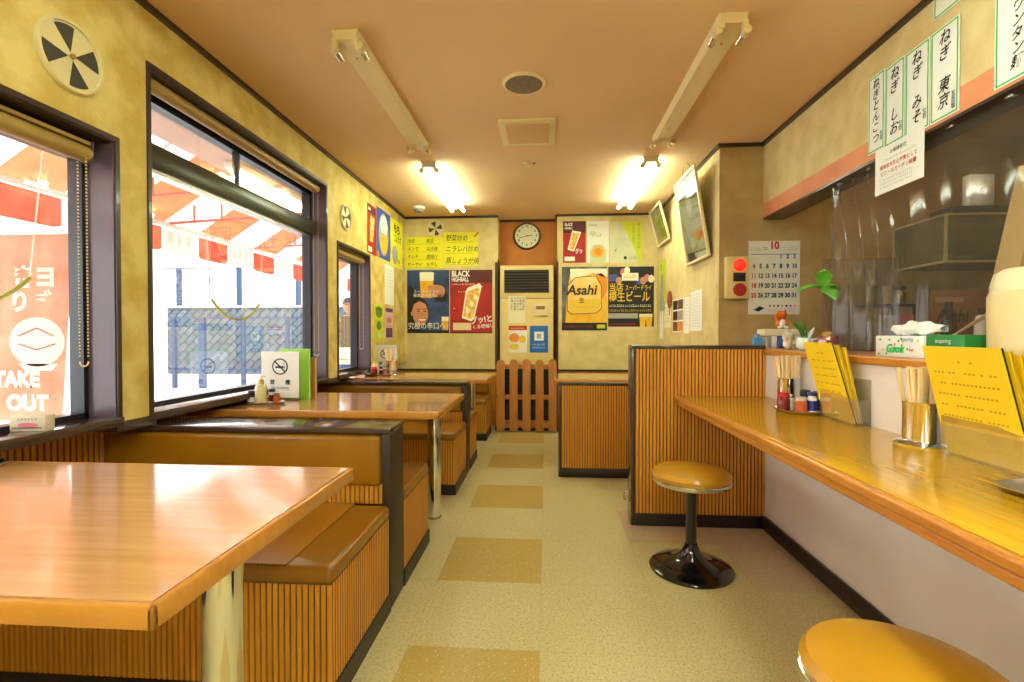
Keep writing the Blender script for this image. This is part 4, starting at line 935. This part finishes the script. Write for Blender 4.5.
for i in range(12):
    for j in range(8): fs.append((i*9+j, i*9+j+1, (i+1)*9+j+1, (i+1)*9+j))
m.add(vs, fs, M_white, True); m.build('tissue', r)
r = MB().box(-.075,.075,-.05,.05,0,.080,mat('green_carton', (28,130,56), .4),.003).build('green_carton', None, (1.315, 1.652, LZ), -pi/2, 'dark green carton next to the tissue box', 'box')
q = MB(); q.T = Matrix.Translation((0,-.0505,0)); q.text('inspring', -.035, .05, .02, M_white, 2); q.build('lettering', r)
MB().box(-.10,.10,-.06,.06,0,.035,K('cream_carton',(222,206,160)),.004).build('cream_carton', None, (1.45, 1.70, LZ), -pi/2, 'low cream carton behind the green carton', 'box')
r = thing('water_jug', 'large cream lidded water pot at the right end of the ledge', 'pot', (1.38, 1.45, LZ+.008))
pc = mat('pot_cream', (226,204,150), .35)
MB().lathe([(.115,0),(.122,.006),(.124,.18),(.118,.195)], pc, 40).build('pot_body', r)
MB().lathe([(.118,.19),(.118,.212),(.110,.245),(.09,.258),(.001,.263)], mat('pot_lid_white', (232,218,180), .3), 40).build('pot_lid', r)
MB().lathe([(.124,-.004),(.124,.008),(.116,.012)], mat('clear_ring',(200,196,180),.2), 40).build('base_ring', r)
MB().box(-.14,.13,-.12,.14,0,.004,mat('pink_mat', (206,90,96), .6),.001,1).build('place_mat', None, (1.38, 1.41, LZ), 0, 'thin pink mat under the cream water pot', 'mat')

# ------------------------------------------------------------------ kitchen behind the curtain
r = thing('kitchen_cabinet', 'steel kitchen worktop cabinet behind the ledge', 'cabinet', (2.7, .8, 0))
MB().box(-.65,.68,-3.2,2.64,.04,.93,mat('kitchen_steel',(120,110,100),.4,metal=.6)).build('cabinet_body', r); MB().box(-.68,.69,-3.2,2.65,.93,.97,M_steel,.006).build('worktop', r)
r = thing('glass_case', 'wall mounted glass display case in the kitchen', 'display case', (2.2, 2.87, 1.47))
fr = mat('case_edge', (170,160,110), .4); g2 = clear('green_glass', (.75,.8,.66), .04, .3, haze=.35, hazecol=(.30,.30,.19))
m = MB()
for x in (0,.97):
    for y in (0,.4): m.box(x-.006,x+.006,y-.006,y+.006,.0,.26,fr)
for z in (0,.26):
    for y in (0,.4): m.box(0,.97,y-.006,y+.006,z-.006,z+.006,fr)
    for x in (0,.97): m.box(x-.006,x+.006,0,.4,z-.006,z+.006,fr)
m.build('case_frame', r)
m = MB(); m.box(-.002,.002,.006,.394,.006,.264,g2); m.box(.006,.964,-.002,.002,.006,.264,g2); m.build('case_glass', r)
m = MB(); m.box(.006,.964,.01,.39,-.004,.004,mat('case_shelf',(110,100,70),.6)); m.box(.006,.964,.388,.396,.006,.264,mat('case_back',(96,92,64),.7)); m.build('case_shelf', r)
for k in range(5):
    o = MB().lathe([(.03,0),(.06,.05),(.062,.055),(.055,.05),(.001,.01)], (M_white,greyp,lime,M_white,greyp)[k], 18, caps=False).build('bowl', None, (2.32+.17*k, 3.07, 1.475), 0, 'bowl inside the kitchen glass case', 'bowl', 'bowls in the kitchen case')
r = thing('kitchen_hood', 'dark extractor hood high in the kitchen', 'hood', (2.75, 2.0, 1.86))
MB().prism([(-.45,0),(.64,0),(.64,.5),(-.1,.5)], -1.2, .5, mat('hood_brown', (92,70,60), .5, rgb2=(74,56,48), scale=3)).build('hood_body', r)
MB().box(-.46,-.44,-1.2,.5,-.02,.03,M_steel).build('hood_lip', r)
r = thing('jar_rack', 'steel rack of cups and jars behind the plastic curtain', 'rack', (2.02, 3.1, .97))
m = MB(); m.box(-.12,.12,-.1,.1,.26,.275,M_black)
for x in (-.115,.115):
    for y in (-.095,.095): m.box(x-.005,x+.005,y-.005,y+.005,0,.27,M_black)
m.build('rack_frame', r)
for k in range(3): bottle('kitchen_jar', ('steel lidded jar at the left on the kitchen rack','middle white lidded jar on the kitchen rack','steel lidded jar at the right on the kitchen rack')[k], 'jar', (1.94+.08*k, 3.08, 1.246), .034, .09, (M_steel,M_white,M_steel)[k], (M_steel,M_white,M_black)[k], .02, 'jars on the kitchen rack', neck=1)
sheet('notice', 'yellow and white paper taped to the kitchen rack', 'notice', (1.93, 2.99, .99), 0, .10, .19, M_paper, lambda q,w,h: (q.disc(w*.5,h*.75,w*.35,lime,2,rv=h*.15), q.scribble(w*.1,w*.9,h*.3,h*.06,greyp,2,6)))
sheet('notice', 'pink paper taped to the kitchen rack beside the yellow one', 'notice', (2.04, 2.99, 1.06), 0, .08, .12, pink, lambda q,w,h: q.scribble(w*.1,w*.9,h*.4,h*.2,M_white,2,5))
sheet('cardboard_sheet', 'brown cardboard sheet with faded dark lettering in the kitchen', 'carton', (2.14, 2.90, .975), 0, .30, .34, mat('carton_brown', (150,104,70), .8), lambda q,w,h: (q.text('Asahi', w*.12, h*.42, h*.3, K('faded_black',(60,46,40)), 2, bold=.002, shear=.15, sx=.75), q.rect(w*.1,h*.8,w*.6,h*.88,K('faded_cream',(190,160,120)),2)))
for k, (x, y, hh, mm) in enumerate(((2.22,2.66,.20,M_white),(2.30,2.62,.26,M_steel),(2.37,2.66,.22,goldl),(2.12,2.74,.24,soy))):
    bottle('kitchen_bottle', ('white plastic bottle','tall steel flask','gold labelled bottle','dark sauce bottle')[k]+' on the kitchen worktop behind the curtain', 'bottle', (x, y, .97), .032, hh, mm, (M_black,M_steel,rl,M_black)[k], .03, 'bottles on the kitchen worktop', neck=.5)
r = thing('utensil_tray', 'dark red tray with long wooden sticks behind the tissue box', 'tray', (1.72, 2.1, .97))
m = MB(); m.box(-.11,.11,-.07,.07,0,.09,mat('dark_red_lacquer',(130,36,36),.4),.006); m.build('tray_box', r)
m = MB(); m.cyl((-.09,0,.085),(.09,.02,.2),.004,M_stick); m.cyl((-.08,.02,.085),(.11,.03,.19),.004,M_stick); m.build('wooden_sticks', r)
MB().box(1.575,2.0,.9,3.05,.93,.97,M_steel,.004).build('pass_shelf', None, None, 0, 'steel pass shelf right behind the wooden ledge', 'shelf')
r = MB().box(0,.41,-.003,.003,0,.53,clear('screen_acrylic', (.92,.92,.88), .04, .3, haze=.15, hazecol=(.5,.48,.4))).build('acrylic_screen', None, (1.58, 2.93, .97), 0, 'clear acrylic screen standing behind the plastic curtain', 'screen')
MB().box(-.02,.06,-.04,.04,-.0,.012,M_clear).build('screen_foot', r)
r = thing('paper_towel_dispenser', 'white dispenser with a small red mark high on the kitchen wall', 'dispenser', (2.50, 3.06, 1.83))
MB().box(-.07,.07,-.05,.0,-.02,.16,M_white,.006).build('dispenser_body', r)
q = MB(); q.T = Matrix.Translation((0,-.052,0)); q.disc(0,.07,.016,M_red,2,n=12); q.build('red_mark', r)
r = thing('cash_register', 'beige slanted register with a blue display at the right edge', 'register', (1.80, 1.90, .97))
MB().prism([(-.14,0),(.2,0),(.2,.72),(-.055,.72),(-.13,.36),(-.14,.30)], -.05, .05, mat('register_beige', (214,180,112), .4)).build('register_body', r)
q = MB(); q.box(-.07,.12,-.057,-.05,.56,.69,greyp,.003); q.box(-.055,.10,-.061,-.056,.58,.675,mat('lcd_blue',(130,176,200),.2),.002); q.build('display', r)
MB().box(-.10,.12,-.057,-.05,.1,.3,mat('register_panel',(228,206,160),.5),.003).build('keypad', r)
MB().box(-.16,.16,-.09,.09,0,.066,K('dark_gadget',(60,54,56)),.01).build('dark_case', None, (2.47, 3.06, 1.737), 0, 'dark flat case lying on top of the kitchen glass case', 'case')
MB().box(0,.5,-.1,.1,0,.55,mat('maroon_cabinet',(110,40,44),.5),.01).build('maroon_cupboard', None, (2.9, 2.2, 1.3), 0, 'maroon wall cupboard at the far right of the kitchen', 'cupboard')

# ------------------------------------------------------------------ things on the booth tables
def sign_stand(x, y, z, lab, w=.225, h=.275):
    r = thing('table_sign', lab, 'sign', (x, y, z), 0, 'no smoking table signs')
    m = MB(); m.box(-w/2,w/2,-.004,.004,.012,h,M_clear); m.box(-w/2,w/2,-.03,.03,0,.004,M_clear); m.build('acrylic_stand', r)
    o = MB().box(-w/2+.004,w/2-.004,-.0065,-.0045,.012,h-.004,M_white).build('sign_sheet', r)
    q = MB(); q.T = Matrix.Translation((0,-.0066,0)); R0 = .046; cz = h*.68
    q.disc(0,cz,R0,M_ink,1,n=32); q.disc(0,cz,R0*.84,M_white,2,n=32)
    q.rect(-.027,cz-.008,.02,cz+.002,M_ink,3); q.rect(.022,cz-.008,.028,cz+.002,M_ink,3)
    q.tube([(.02,-.002,cz+.006),(.026,-.002,cz+.014),(.016,-.002,cz+.018),(.02,-.002,cz+.027)],.0012,M_ink,5)
    q.line(-R0*.66,cz+R0*.66,R0*.66,cz-R0*.66,.008,M_ink,4)
    q.text('禁', -.045,h*.30,.03,M_ink,3,align='CENTER',bold=.0006); q.text('煙', .045,h*.30,.03,M_ink,3,align='CENTER',bold=.0006); q.text('No Smoking', 0,h*.21,.02,M_ink,3,align='CENTER')
    q.build('no_smoking_print', r); return r
s1 = sign_stand(-1.49, 2.66, .70, 'white no smoking sign standing on the middle booth table')
s2 = clone(s1, (-1.48, 4.44, .70), 0, 'white no smoking sign standing on the farthest booth table')
lm = mat('lime_menu', (150,206,40), .5)
def menus(x, y, z, which):
    for k, (mm, nm, dx) in enumerate(((lm,'lime green',.0),(mat('brown_menu',(190,130,50),.5),'tan',.022))):
        r = thing('table_menu', nm+' menu card standing behind the no smoking sign on the '+which+' booth table', 'menu', (x+dx, y+.02+.03*k, z), -.25, 'menus behind the table signs')
        MB().box(-.10,.105,0,.003,.0,.285-.05*k,mm).build('front_cover', r); MB().box(-.10,.105,.012,.015,.0,.285-.05*k,mm).build('back_cover', r); MB().box(-.10,.103,.004,.011,.002,.28-.05*k,M_paper).build('pages', r)
menus(-1.445, 2.70, .70, 'middle')
cruet = mat('oil_amber', (206,160,84), .2); clr = clear('cruet_glass', (.95,.95,.93), .03, .3, haze=.2, hazecol=(.8,.75,.65))
def table_set(x, y, z, which, rot=0):
    tray(x, y, .11, .06, z, 'small steel condiment tray on the %s booth table' % which, rot)
    g = 'condiments on the %s booth table' % which; z += .0035
    bottle('sauce_jar', 'black lidded jar with a red base on the %s booth table' % which, 'jar', (x-.072, y, z), .021, .045, chili, M_black, .02, g, M_white)
    bottle('vinegar_bottle', 'tall pale bottle with a gold spout on the %s booth table' % which, 'bottle', (x-.014, y-.01, z), .029, .105, mat('pale_oil',(226,208,160),.2), goldl, .02, g, neck=.5, pump=True)
    bottle('spice_tin', 'small navy topped spice tin on the %s booth table' % which, 'tin', (x+.034, y+.012, z), .016, .062, white_s, navyp, .012, g, chili, neck=1)
    bottle('pepper_shaker', 'small brown topped pepper shaker on the %s booth table' % which, 'shaker', (x+.07, y-.004, z), .017, .042, orj, mat('brown_lid',(130,90,60),.4), .012, g)
table_set(-1.49, 2.50, .70, 'middle'); table_set(-1.50, 4.26, .70, 'farthest')
bottle('sauce_jar', 'red lidded sauce jar on the farthest booth table tray', 'jar', (-1.50, 4.19, .7035), .03, .06, chili, rl, .02)
chop_holder(-1.385, 4.32, 'steel chopstick holder on the farthest booth table', 'the steel holder on the farthest booth table', z=.70, n=10)
tray(-1.56, 1.235, .06, .06, .70, 'steel condiment tray at the left edge of the nearest table', .2)
bottle('steel_pot', 'steel lidded condiment pot at the left edge of the nearest table', 'pot', (-1.55, 1.235, .7035), .028, .06, M_steel, M_chrome, .018)
r = thing('card_box', 'small printed card box on the sill of the nearest window', 'box', (-1.62, 1.44, .7645), .15)
MB().box(-.055,.05,-.018,.018,0,.05,K('card_cream',(214,200,176)),.002).build('card_case', r)
q = MB(); q.T = Matrix.Translation((0,-.0185,0)); q.disc(0,.02,.03,pink,2,rv=.008); q.scribble(-.03,.03,.036,.008,maroon,2,6); q.rect(-.045,.01,.04,.013,maroon,2); q.build('card_print', r)

# ------------------------------------------------------------------ outside
ext = lambda n, c, **k: mat(n, c, .8, **k)
MB().add([(-40,-15,-.15),(-1.91,-15,-.15),(-1.91,40,-.15),(-40,40,-.15)], [(0,1,2,3)], ext('pale_concrete',(226,224,220),rgb2=(214,212,208),scale=2)).build('ground', kind='structure')
# retaining wall of diagonal stones
def stones():
    m, t, b = nodes('diagonal_masonry'); L = t.links
    tc = t.nodes.new('ShaderNodeTexCoord'); mp = t.nodes.new('ShaderNodeMapping'); mp.inputs['Rotation'].default_value = (0, pi/4, 0); L.new(tc.outputs['Object'], mp.inputs[0])
    sp = t.nodes.new('ShaderNodeSeparateXYZ'); cb = t.nodes.new('ShaderNodeCombineXYZ'); L.new(mp.outputs[0], sp.inputs[0]); L.new(sp.outputs[0], cb.inputs[0]); L.new(sp.outputs[2], cb.inputs[1])
    br = t.nodes.new('ShaderNodeTexBrick'); L.new(cb.outputs[0], br.inputs['Vector']); br.inputs['Scale'].default_value = 1.6
    br.inputs['Color1'].default_value = (*lin((118,130,138)),1); br.inputs['Color2'].default_value = (*lin((100,112,120)),1); br.inputs['Mortar'].default_value = (*lin((60,68,76)),1); br.inputs['Mortar Size'].default_value = .025
    L.new(br.outputs[0], b.inputs['Base Color']); b.inputs['Roughness'].default_value = .9
    return m
MB().box(-9.75, -1.0, 12, 12.6, -.15, 1.74, stones()).box(-9.8,-1.0,11.95,12.6,1.74,1.80,ext('coping',(190,190,188))).build('retaining_wall', None, None, 0, 'grey retaining wall of diagonal stones across the street', 'wall')
MB().box(-11,0,10.9,11.1,-.15,.12,ext('kerb_grey',(210,210,206))).build('kerb', None, None, 0, 'pale kerb at the foot of the stone wall', 'kerb')
bm = ext('fence_blue_grey', (70,88,120))
r = thing('metal_fence', 'blue grey metal fence in front of the stone wall', 'fence', (-5.5, 10.5, -.15))
for k, xx in enumerate((-2.86, -2.2, -1.24, -.22, .8, 1.8, 2.8)): MB().box(xx-(.07 if k == 1 else .035), xx+(.07 if k == 1 else .035), -.04, .04, 0, 1.6, bm).build('fence_post', r)
m = MB(); m.box(-2.9,3.6,-.02,.02,1.56,1.60,bm); m.box(-2.9,3.6,-.02,.02,.40,.44,bm); m.build('fence_rail', r)
r = thing('railing', 'thin blue grey railing on top of the stone wall', 'railing', (-5.5, 12.3, 1.8))
for xx in (-4.15, -2.5, -.9, .7, 2.3): MB().box(xx-.05, xx+.05, -.05, .05, 0, 1.0, bm).build('railing_post', r)
MB().box(-4.8,4.5,-.015,.015,.98,1.01,bm).box(-3.33,-3.31,-.01,.01,0,1,bm).build('railing_rail', r)
# awning
ar = cloth('awning_orange', (208,124,86), .6, (200,110,74)); aw = cloth('awning_white', (240,238,236), .6); vr = cloth('valance_red', (208,76,58), .5, (214,94,74)); vw = cloth('valance_white', (206,198,190), .5)
r = thing('awning', 'orange and white striped awning outside the windows', 'awning', (-3.32, 4.0, 2.0))
m = MB(); m2 = MB(); y = 4.48-.88*7-4.0
top = (.80, .53)
while y < 5.5:
    for (a, b, c, cv) in ((y, y+.44, ar, vr), (y+.44, y+.88, aw, vw)):
        m.add([(0,a,.03),(0,b,.03),(top[0],b,top[1]+.01),(top[0],a,top[1]+.01)], [(0,1,2,3)], c)
        pts = [(a+.004,.0),(b-.004,0)]+[(b-.004,-.13)]+[(b-.004-.06*sin(i/4*pi/2), -.19+.0-.0+.06*(1-i/4)*0-.02*sin(i/4*pi/2)) for i in range(5)]+[(a+.06-.056*sin(i/4*pi/2),-.21+.02*(i/4)) for i in range(5)]+[(a+.004,-.13)]
        m2.add([(0, u, v) for u, v in pts], [tuple(range(len(pts)))], cv)
        if cv is vw:
            m2.T = Matrix(((0,1,0,-.001),(1,0,0,0),(0,0,1,0),(0,0,0,1)))
            m2.T = Matrix.Identity(4)
    y += .88
m.build('canopy', r); m2.build('valance', r)
m = MB(); fw = mat('awning_pipe', (226,214,208), .5); fr2 = mat('awning_pipe_red', (214,120,110), .5)
m.cyl((.01,-6,.03),(.01,5.5,.03),.024,fw)
for yy in (-1.9,-.65,.1,1.35,2.6):
    m.cyl((0,yy,.04),(1.55,yy,.12),.012,fr2); m.cyl((.25,yy,.06),(.25,yy,.2),.01,fr2); m.cyl((.5,yy,.08),(.5,yy,.34),.010,fr2); m.cyl((.0,yy,.06),(.82,yy,.56),.012,fr2)
m.build('awning_frame', r)
q = MB()
y = 4.48-.88*7-4.0+.44
while y < 5.4:
    for k in range(3):
        for z in (-.07,-.115): 
            q.T = Matrix.Translation((.004, 0, 0)) @ Matrix.Rotation(pi/2, 4, 'Z'); q.text('麺', y+.06+k*.11, z-.02, .06, K('valance_ink',(196,176,150)), 1)
    y += .88
q.build('valance_lettering', r)
MB().box(-2.62,-1.85,-3,8.5,2.40,2.44,ext('soffit_pink',(214,190,180),rgb2=(206,180,170),scale=2)).build('soffit', kind='structure')
r = thing('outdoor_light', 'bright fluorescent strip under the eaves outside the big window', 'light', (-2.42, 4.25, 2.40))
MB().box(-.06,.06,-.62,.62,-.05,0,M_white,.006).build('light_housing', r); MB().cyl((0,-.58,-.07),(0,.58,-.07),.018,mat('outdoor_tube',(255,255,255),.4,emit=(255,252,240),es=8)).build('light_tube', r)
r = thing('outdoor_light', 'second fluorescent strip under the eaves, nearer the camera', 'light', (-2.42, 2.2, 2.40))
MB().box(-.02,.02,-.8,.6,-.04,0,M_white,.006).build('light_housing', r)
gc = mat('green_cord', (150,160,60), .5); wc = mat('white_cord', (236,236,232), .6)
def cord(x, yc, z, hw, drop, lab):
    r = thing('hanging_cord', lab, 'cord', (x, yc, z), 0, 'cords hanging under the awning')
    m = MB(); m.tube([(0, hw*(i/8-1)*1.0 if False else -hw+2*hw*i/16, drop*((i/8-1)**2)) for i in range(17)], .009, gc, 6); m.build('green_sleeve', r)
    m = MB(); m.tube([(0,-hw,drop),(0,-hw-.12,2.402-z)], .003, wc, 5); m.tube([(0,hw,drop),(0,hw+.12,2.402-z)], .003, wc, 5); m.build('white_rope', r)
cord(-2.2, 3.36, 1.17, .27, .13, 'green sleeved cord hanging outside the big window')
cord(-2.2, 1.68, 1.17, .27, .14, 'green sleeved cord hanging outside the nearest window')
# take-out banner
bn = cloth('banner_red', (212,132,108), .5, (222,160,138))
r = thing('take_out_banner', 'faded red TAKE OUT banner outside the nearest window', 'banner', (-2.93, 2.30, .60))
MB().flat([(0,.03),(.50,.03),(.575,.97),(0,.97)], bn, 0).build('banner_cloth', r)
q = MB(); wb = cloth('banner_white', (244,240,236), .5)
q.text('TAKE', .13, .185, .105, wb, 3, bold=.007, sx=.98); q.text('OUT', .20, .065, .105, wb, 3, bold=.007)
q.disc(.37,.43,.15,wb,3,rv=.125); q.flat([(.27,.32),(.48,.32),(.45,.285),(.3,.285)],wb,3)
q.tube([(.27,-.003,.42),(.37,-.003,.39),(.47,-.003,.42)],.003,ar,5); q.tube([(.27,-.003,.46),(.37,-.003,.50),(.46,-.003,.46)],.003,ar,5)
q.text('りづ', .22, .57, .115, wb, 3, bold=.006); q.text('きヨ', .24, .69, .12, wb, 3, bold=.006); q.build('banner_lettering', r)
m = MB(); m.cyl((-.02,.01,-.75),(-.02,.01,1.02),.014,M_white); m.cyl((-.02,.01,.98),(.58,.01,.98),.010,M_white); m.build('banner_pole', r)
m = MB(); m.lathe([(.2,-.75),(.2,-.70),(.06,-.62),(.02,-.6)], M_white, 24, c=(-.02,.01,0)); m.build('banner_base', r)
r = thing('street_table', 'outdoor table with a pink box beyond the small window', 'table', (-2.75, 6.0, -.15))
m = MB(); m.box(-.5,.5,-.35,.35,.86,.9,M_white,.006); m.build('table_top', r)
for sx in (-1,1):
    for sy in (-1,1): MB().cyl((sx*.45,sy*.3,0),(sx*.45,sy*.3,.86),.02,M_steel).build('leg', r)
MB().box(-.2,.2,-.1,.1,0,.10,K('hot_pink',(226,70,150)),.01).build('pink_box', None, (-2.85, 5.9, .752), 0, 'hot pink box on the outdoor table beyond the small window', 'box')
MB().box(-.11,.11,-.1,.1,0,.15,M_white,.03,3).build('white_bag', None, (-2.50, 5.9, .752), 0, 'white bag beside the pink box on the outdoor table', 'bag')

# person outside
def skinned(name, pts, edges, mat_, parent, root=0, lvl=2):
    me = bpy.data.meshes.new(name); me.from_pydata([p[:3] for p in pts], edges, []); o = bpy.data.objects.new(name, me); C.objects.link(o)
    o.modifiers.new('skin', 'SKIN')
    for i, p in enumerate(pts): me.skin_vertices[0].data[i].radius = (p[3], p[4] if len(p) > 4 else p[3])
    me.skin_vertices[0].data[root].use_root = True
    s = o.modifiers.new('sub', 'SUBSURF'); s.levels = s.render_levels = lvl
    dg = bpy.context.evaluated_depsgraph_get(); nm = bpy.data.meshes.new_from_object(o.evaluated_get(dg)); o.modifiers.clear(); o.data = nm
    nm.materials.clear()
    for m_ in (mat_ if isinstance(mat_, list) else [mat_]): nm.materials.append(m_)
    for p in nm.polygons: p.use_smooth = True
    if parent: o.parent = parent
    return o
sk = mat('skin', (206,150,116), .5); jk = mat('olive_jacket', (124,112,84), .8); jn = mat('blue_jeans', (70,92,130), .8); cp = mat('grey_cap', (86,84,96), .7); sh_ = mat('dark_shoe', (40,36,36), .6)
r = thing('person', 'person in an olive jacket, blue jeans and grey cap standing outside', 'person', (-2.86, 6.95, -.15), .3)
body = [(0,0,.92,.15,.11),(0,0,1.12,.135,.10),(0,0,1.32,.16,.105),(0,0,1.43,.12,.08),(0,0,1.50,.055,.055),
 (-.19,0,1.40,.062),(-.27,-.03,1.14,.05),(-.18,-.25,1.10,.04),(-.15,-.31,1.10,.036),(.19,0,1.40,.062),(.27,-.03,1.14,.05),(.18,-.25,1.10,.04),(.15,-.31,1.10,.036),
 (-.10,0,.82,.095),(-.11,-.02,.47,.065),(-.12,.01,.10,.048),(-.12,-.14,.045,.04),(.10,0,.82,.095),(.11,-.02,.47,.065),(.12,.01,.10,.048),(.12,-.14,.045,.04)]
ed = [(0,1),(1,2),(2,3),(3,4),(3,5),(5,6),(6,7),(7,8),(3,9),(9,10),(10,11),(11,12),(0,13),(13,14),(14,15),(15,16),(0,17),(17,18),(18,19),(19,20)]
b = skinned('body', body, ed, [jk, jn, sh_, sk], r)
for p in b.data.polygons:
    c = p.center; p.material_index = 2 if c.z < .1 else (1 if c.z < .9 else (3 if c.z > 1.48 or c.y < -.27 else 0))
h = MB(); h.ball((0,-.01,1.63),(.075,.095,.115),sk,20,14); h.cyl((0,-.10,1.63),(0,-.118,1.605),.014,sk,.012,8); h.ball((-.076,0,1.625),(.012,.02,.03),sk,8,6); h.ball((.076,0,1.625),(.012,.02,.03),sk,8,6)
for e in (-1,1): h.ball((e*.03,-.096,1.645),(.012,.008,.007),M_ink,8,5)
h.ball((0,-.096,1.575),(.024,.008,.006),mat('lips',(160,86,76),.5),8,5); h.build('head', r)
h = MB(); h.ball((0,.005,1.675),(.086,.104,.078),cp,20,10); h.prism([(-.07,-.07),(.07,-.07),(.055,-.17),(0,-.19),(-.055,-.17)], 1.675, 1.687, cp, 'xy'); h.build('cap', r)
for e in (-1,1):
    m = MB(); m.ball((e*.15,-.345,1.10),(.034,.045,.018),sk,12,8)
    for k in range(4): m.tube([(e*(.128+.014*k),-.38,1.102),(e*(.128+.014*k),-.405-.005*(k%3),1.098),(e*(.128+.014*k),-.42-.005*(k%3),1.082)],[.009,.008,.007],sk,6)
    m.tube([(e*.118,-.345,1.10),(e*.10,-.37,1.096),(e*.10,-.39,1.088)],[.011,.009,.008],sk,6); m.build('hand', r)
# pale building far across the street
r = thing('far_building', 'pale building far beyond the stone wall', 'building', (-12, 32, -.15))
MB().box(-8,8,0,6,0,6,ext('pale_render',(232,232,232))).build('building_wall', r)
for k in range(4): MB().box(-6.5+3.6*k,-5+3.6*k,-.05,0,2.6,4,ext('pale_pane',(196,206,216))).build('building_window', r)
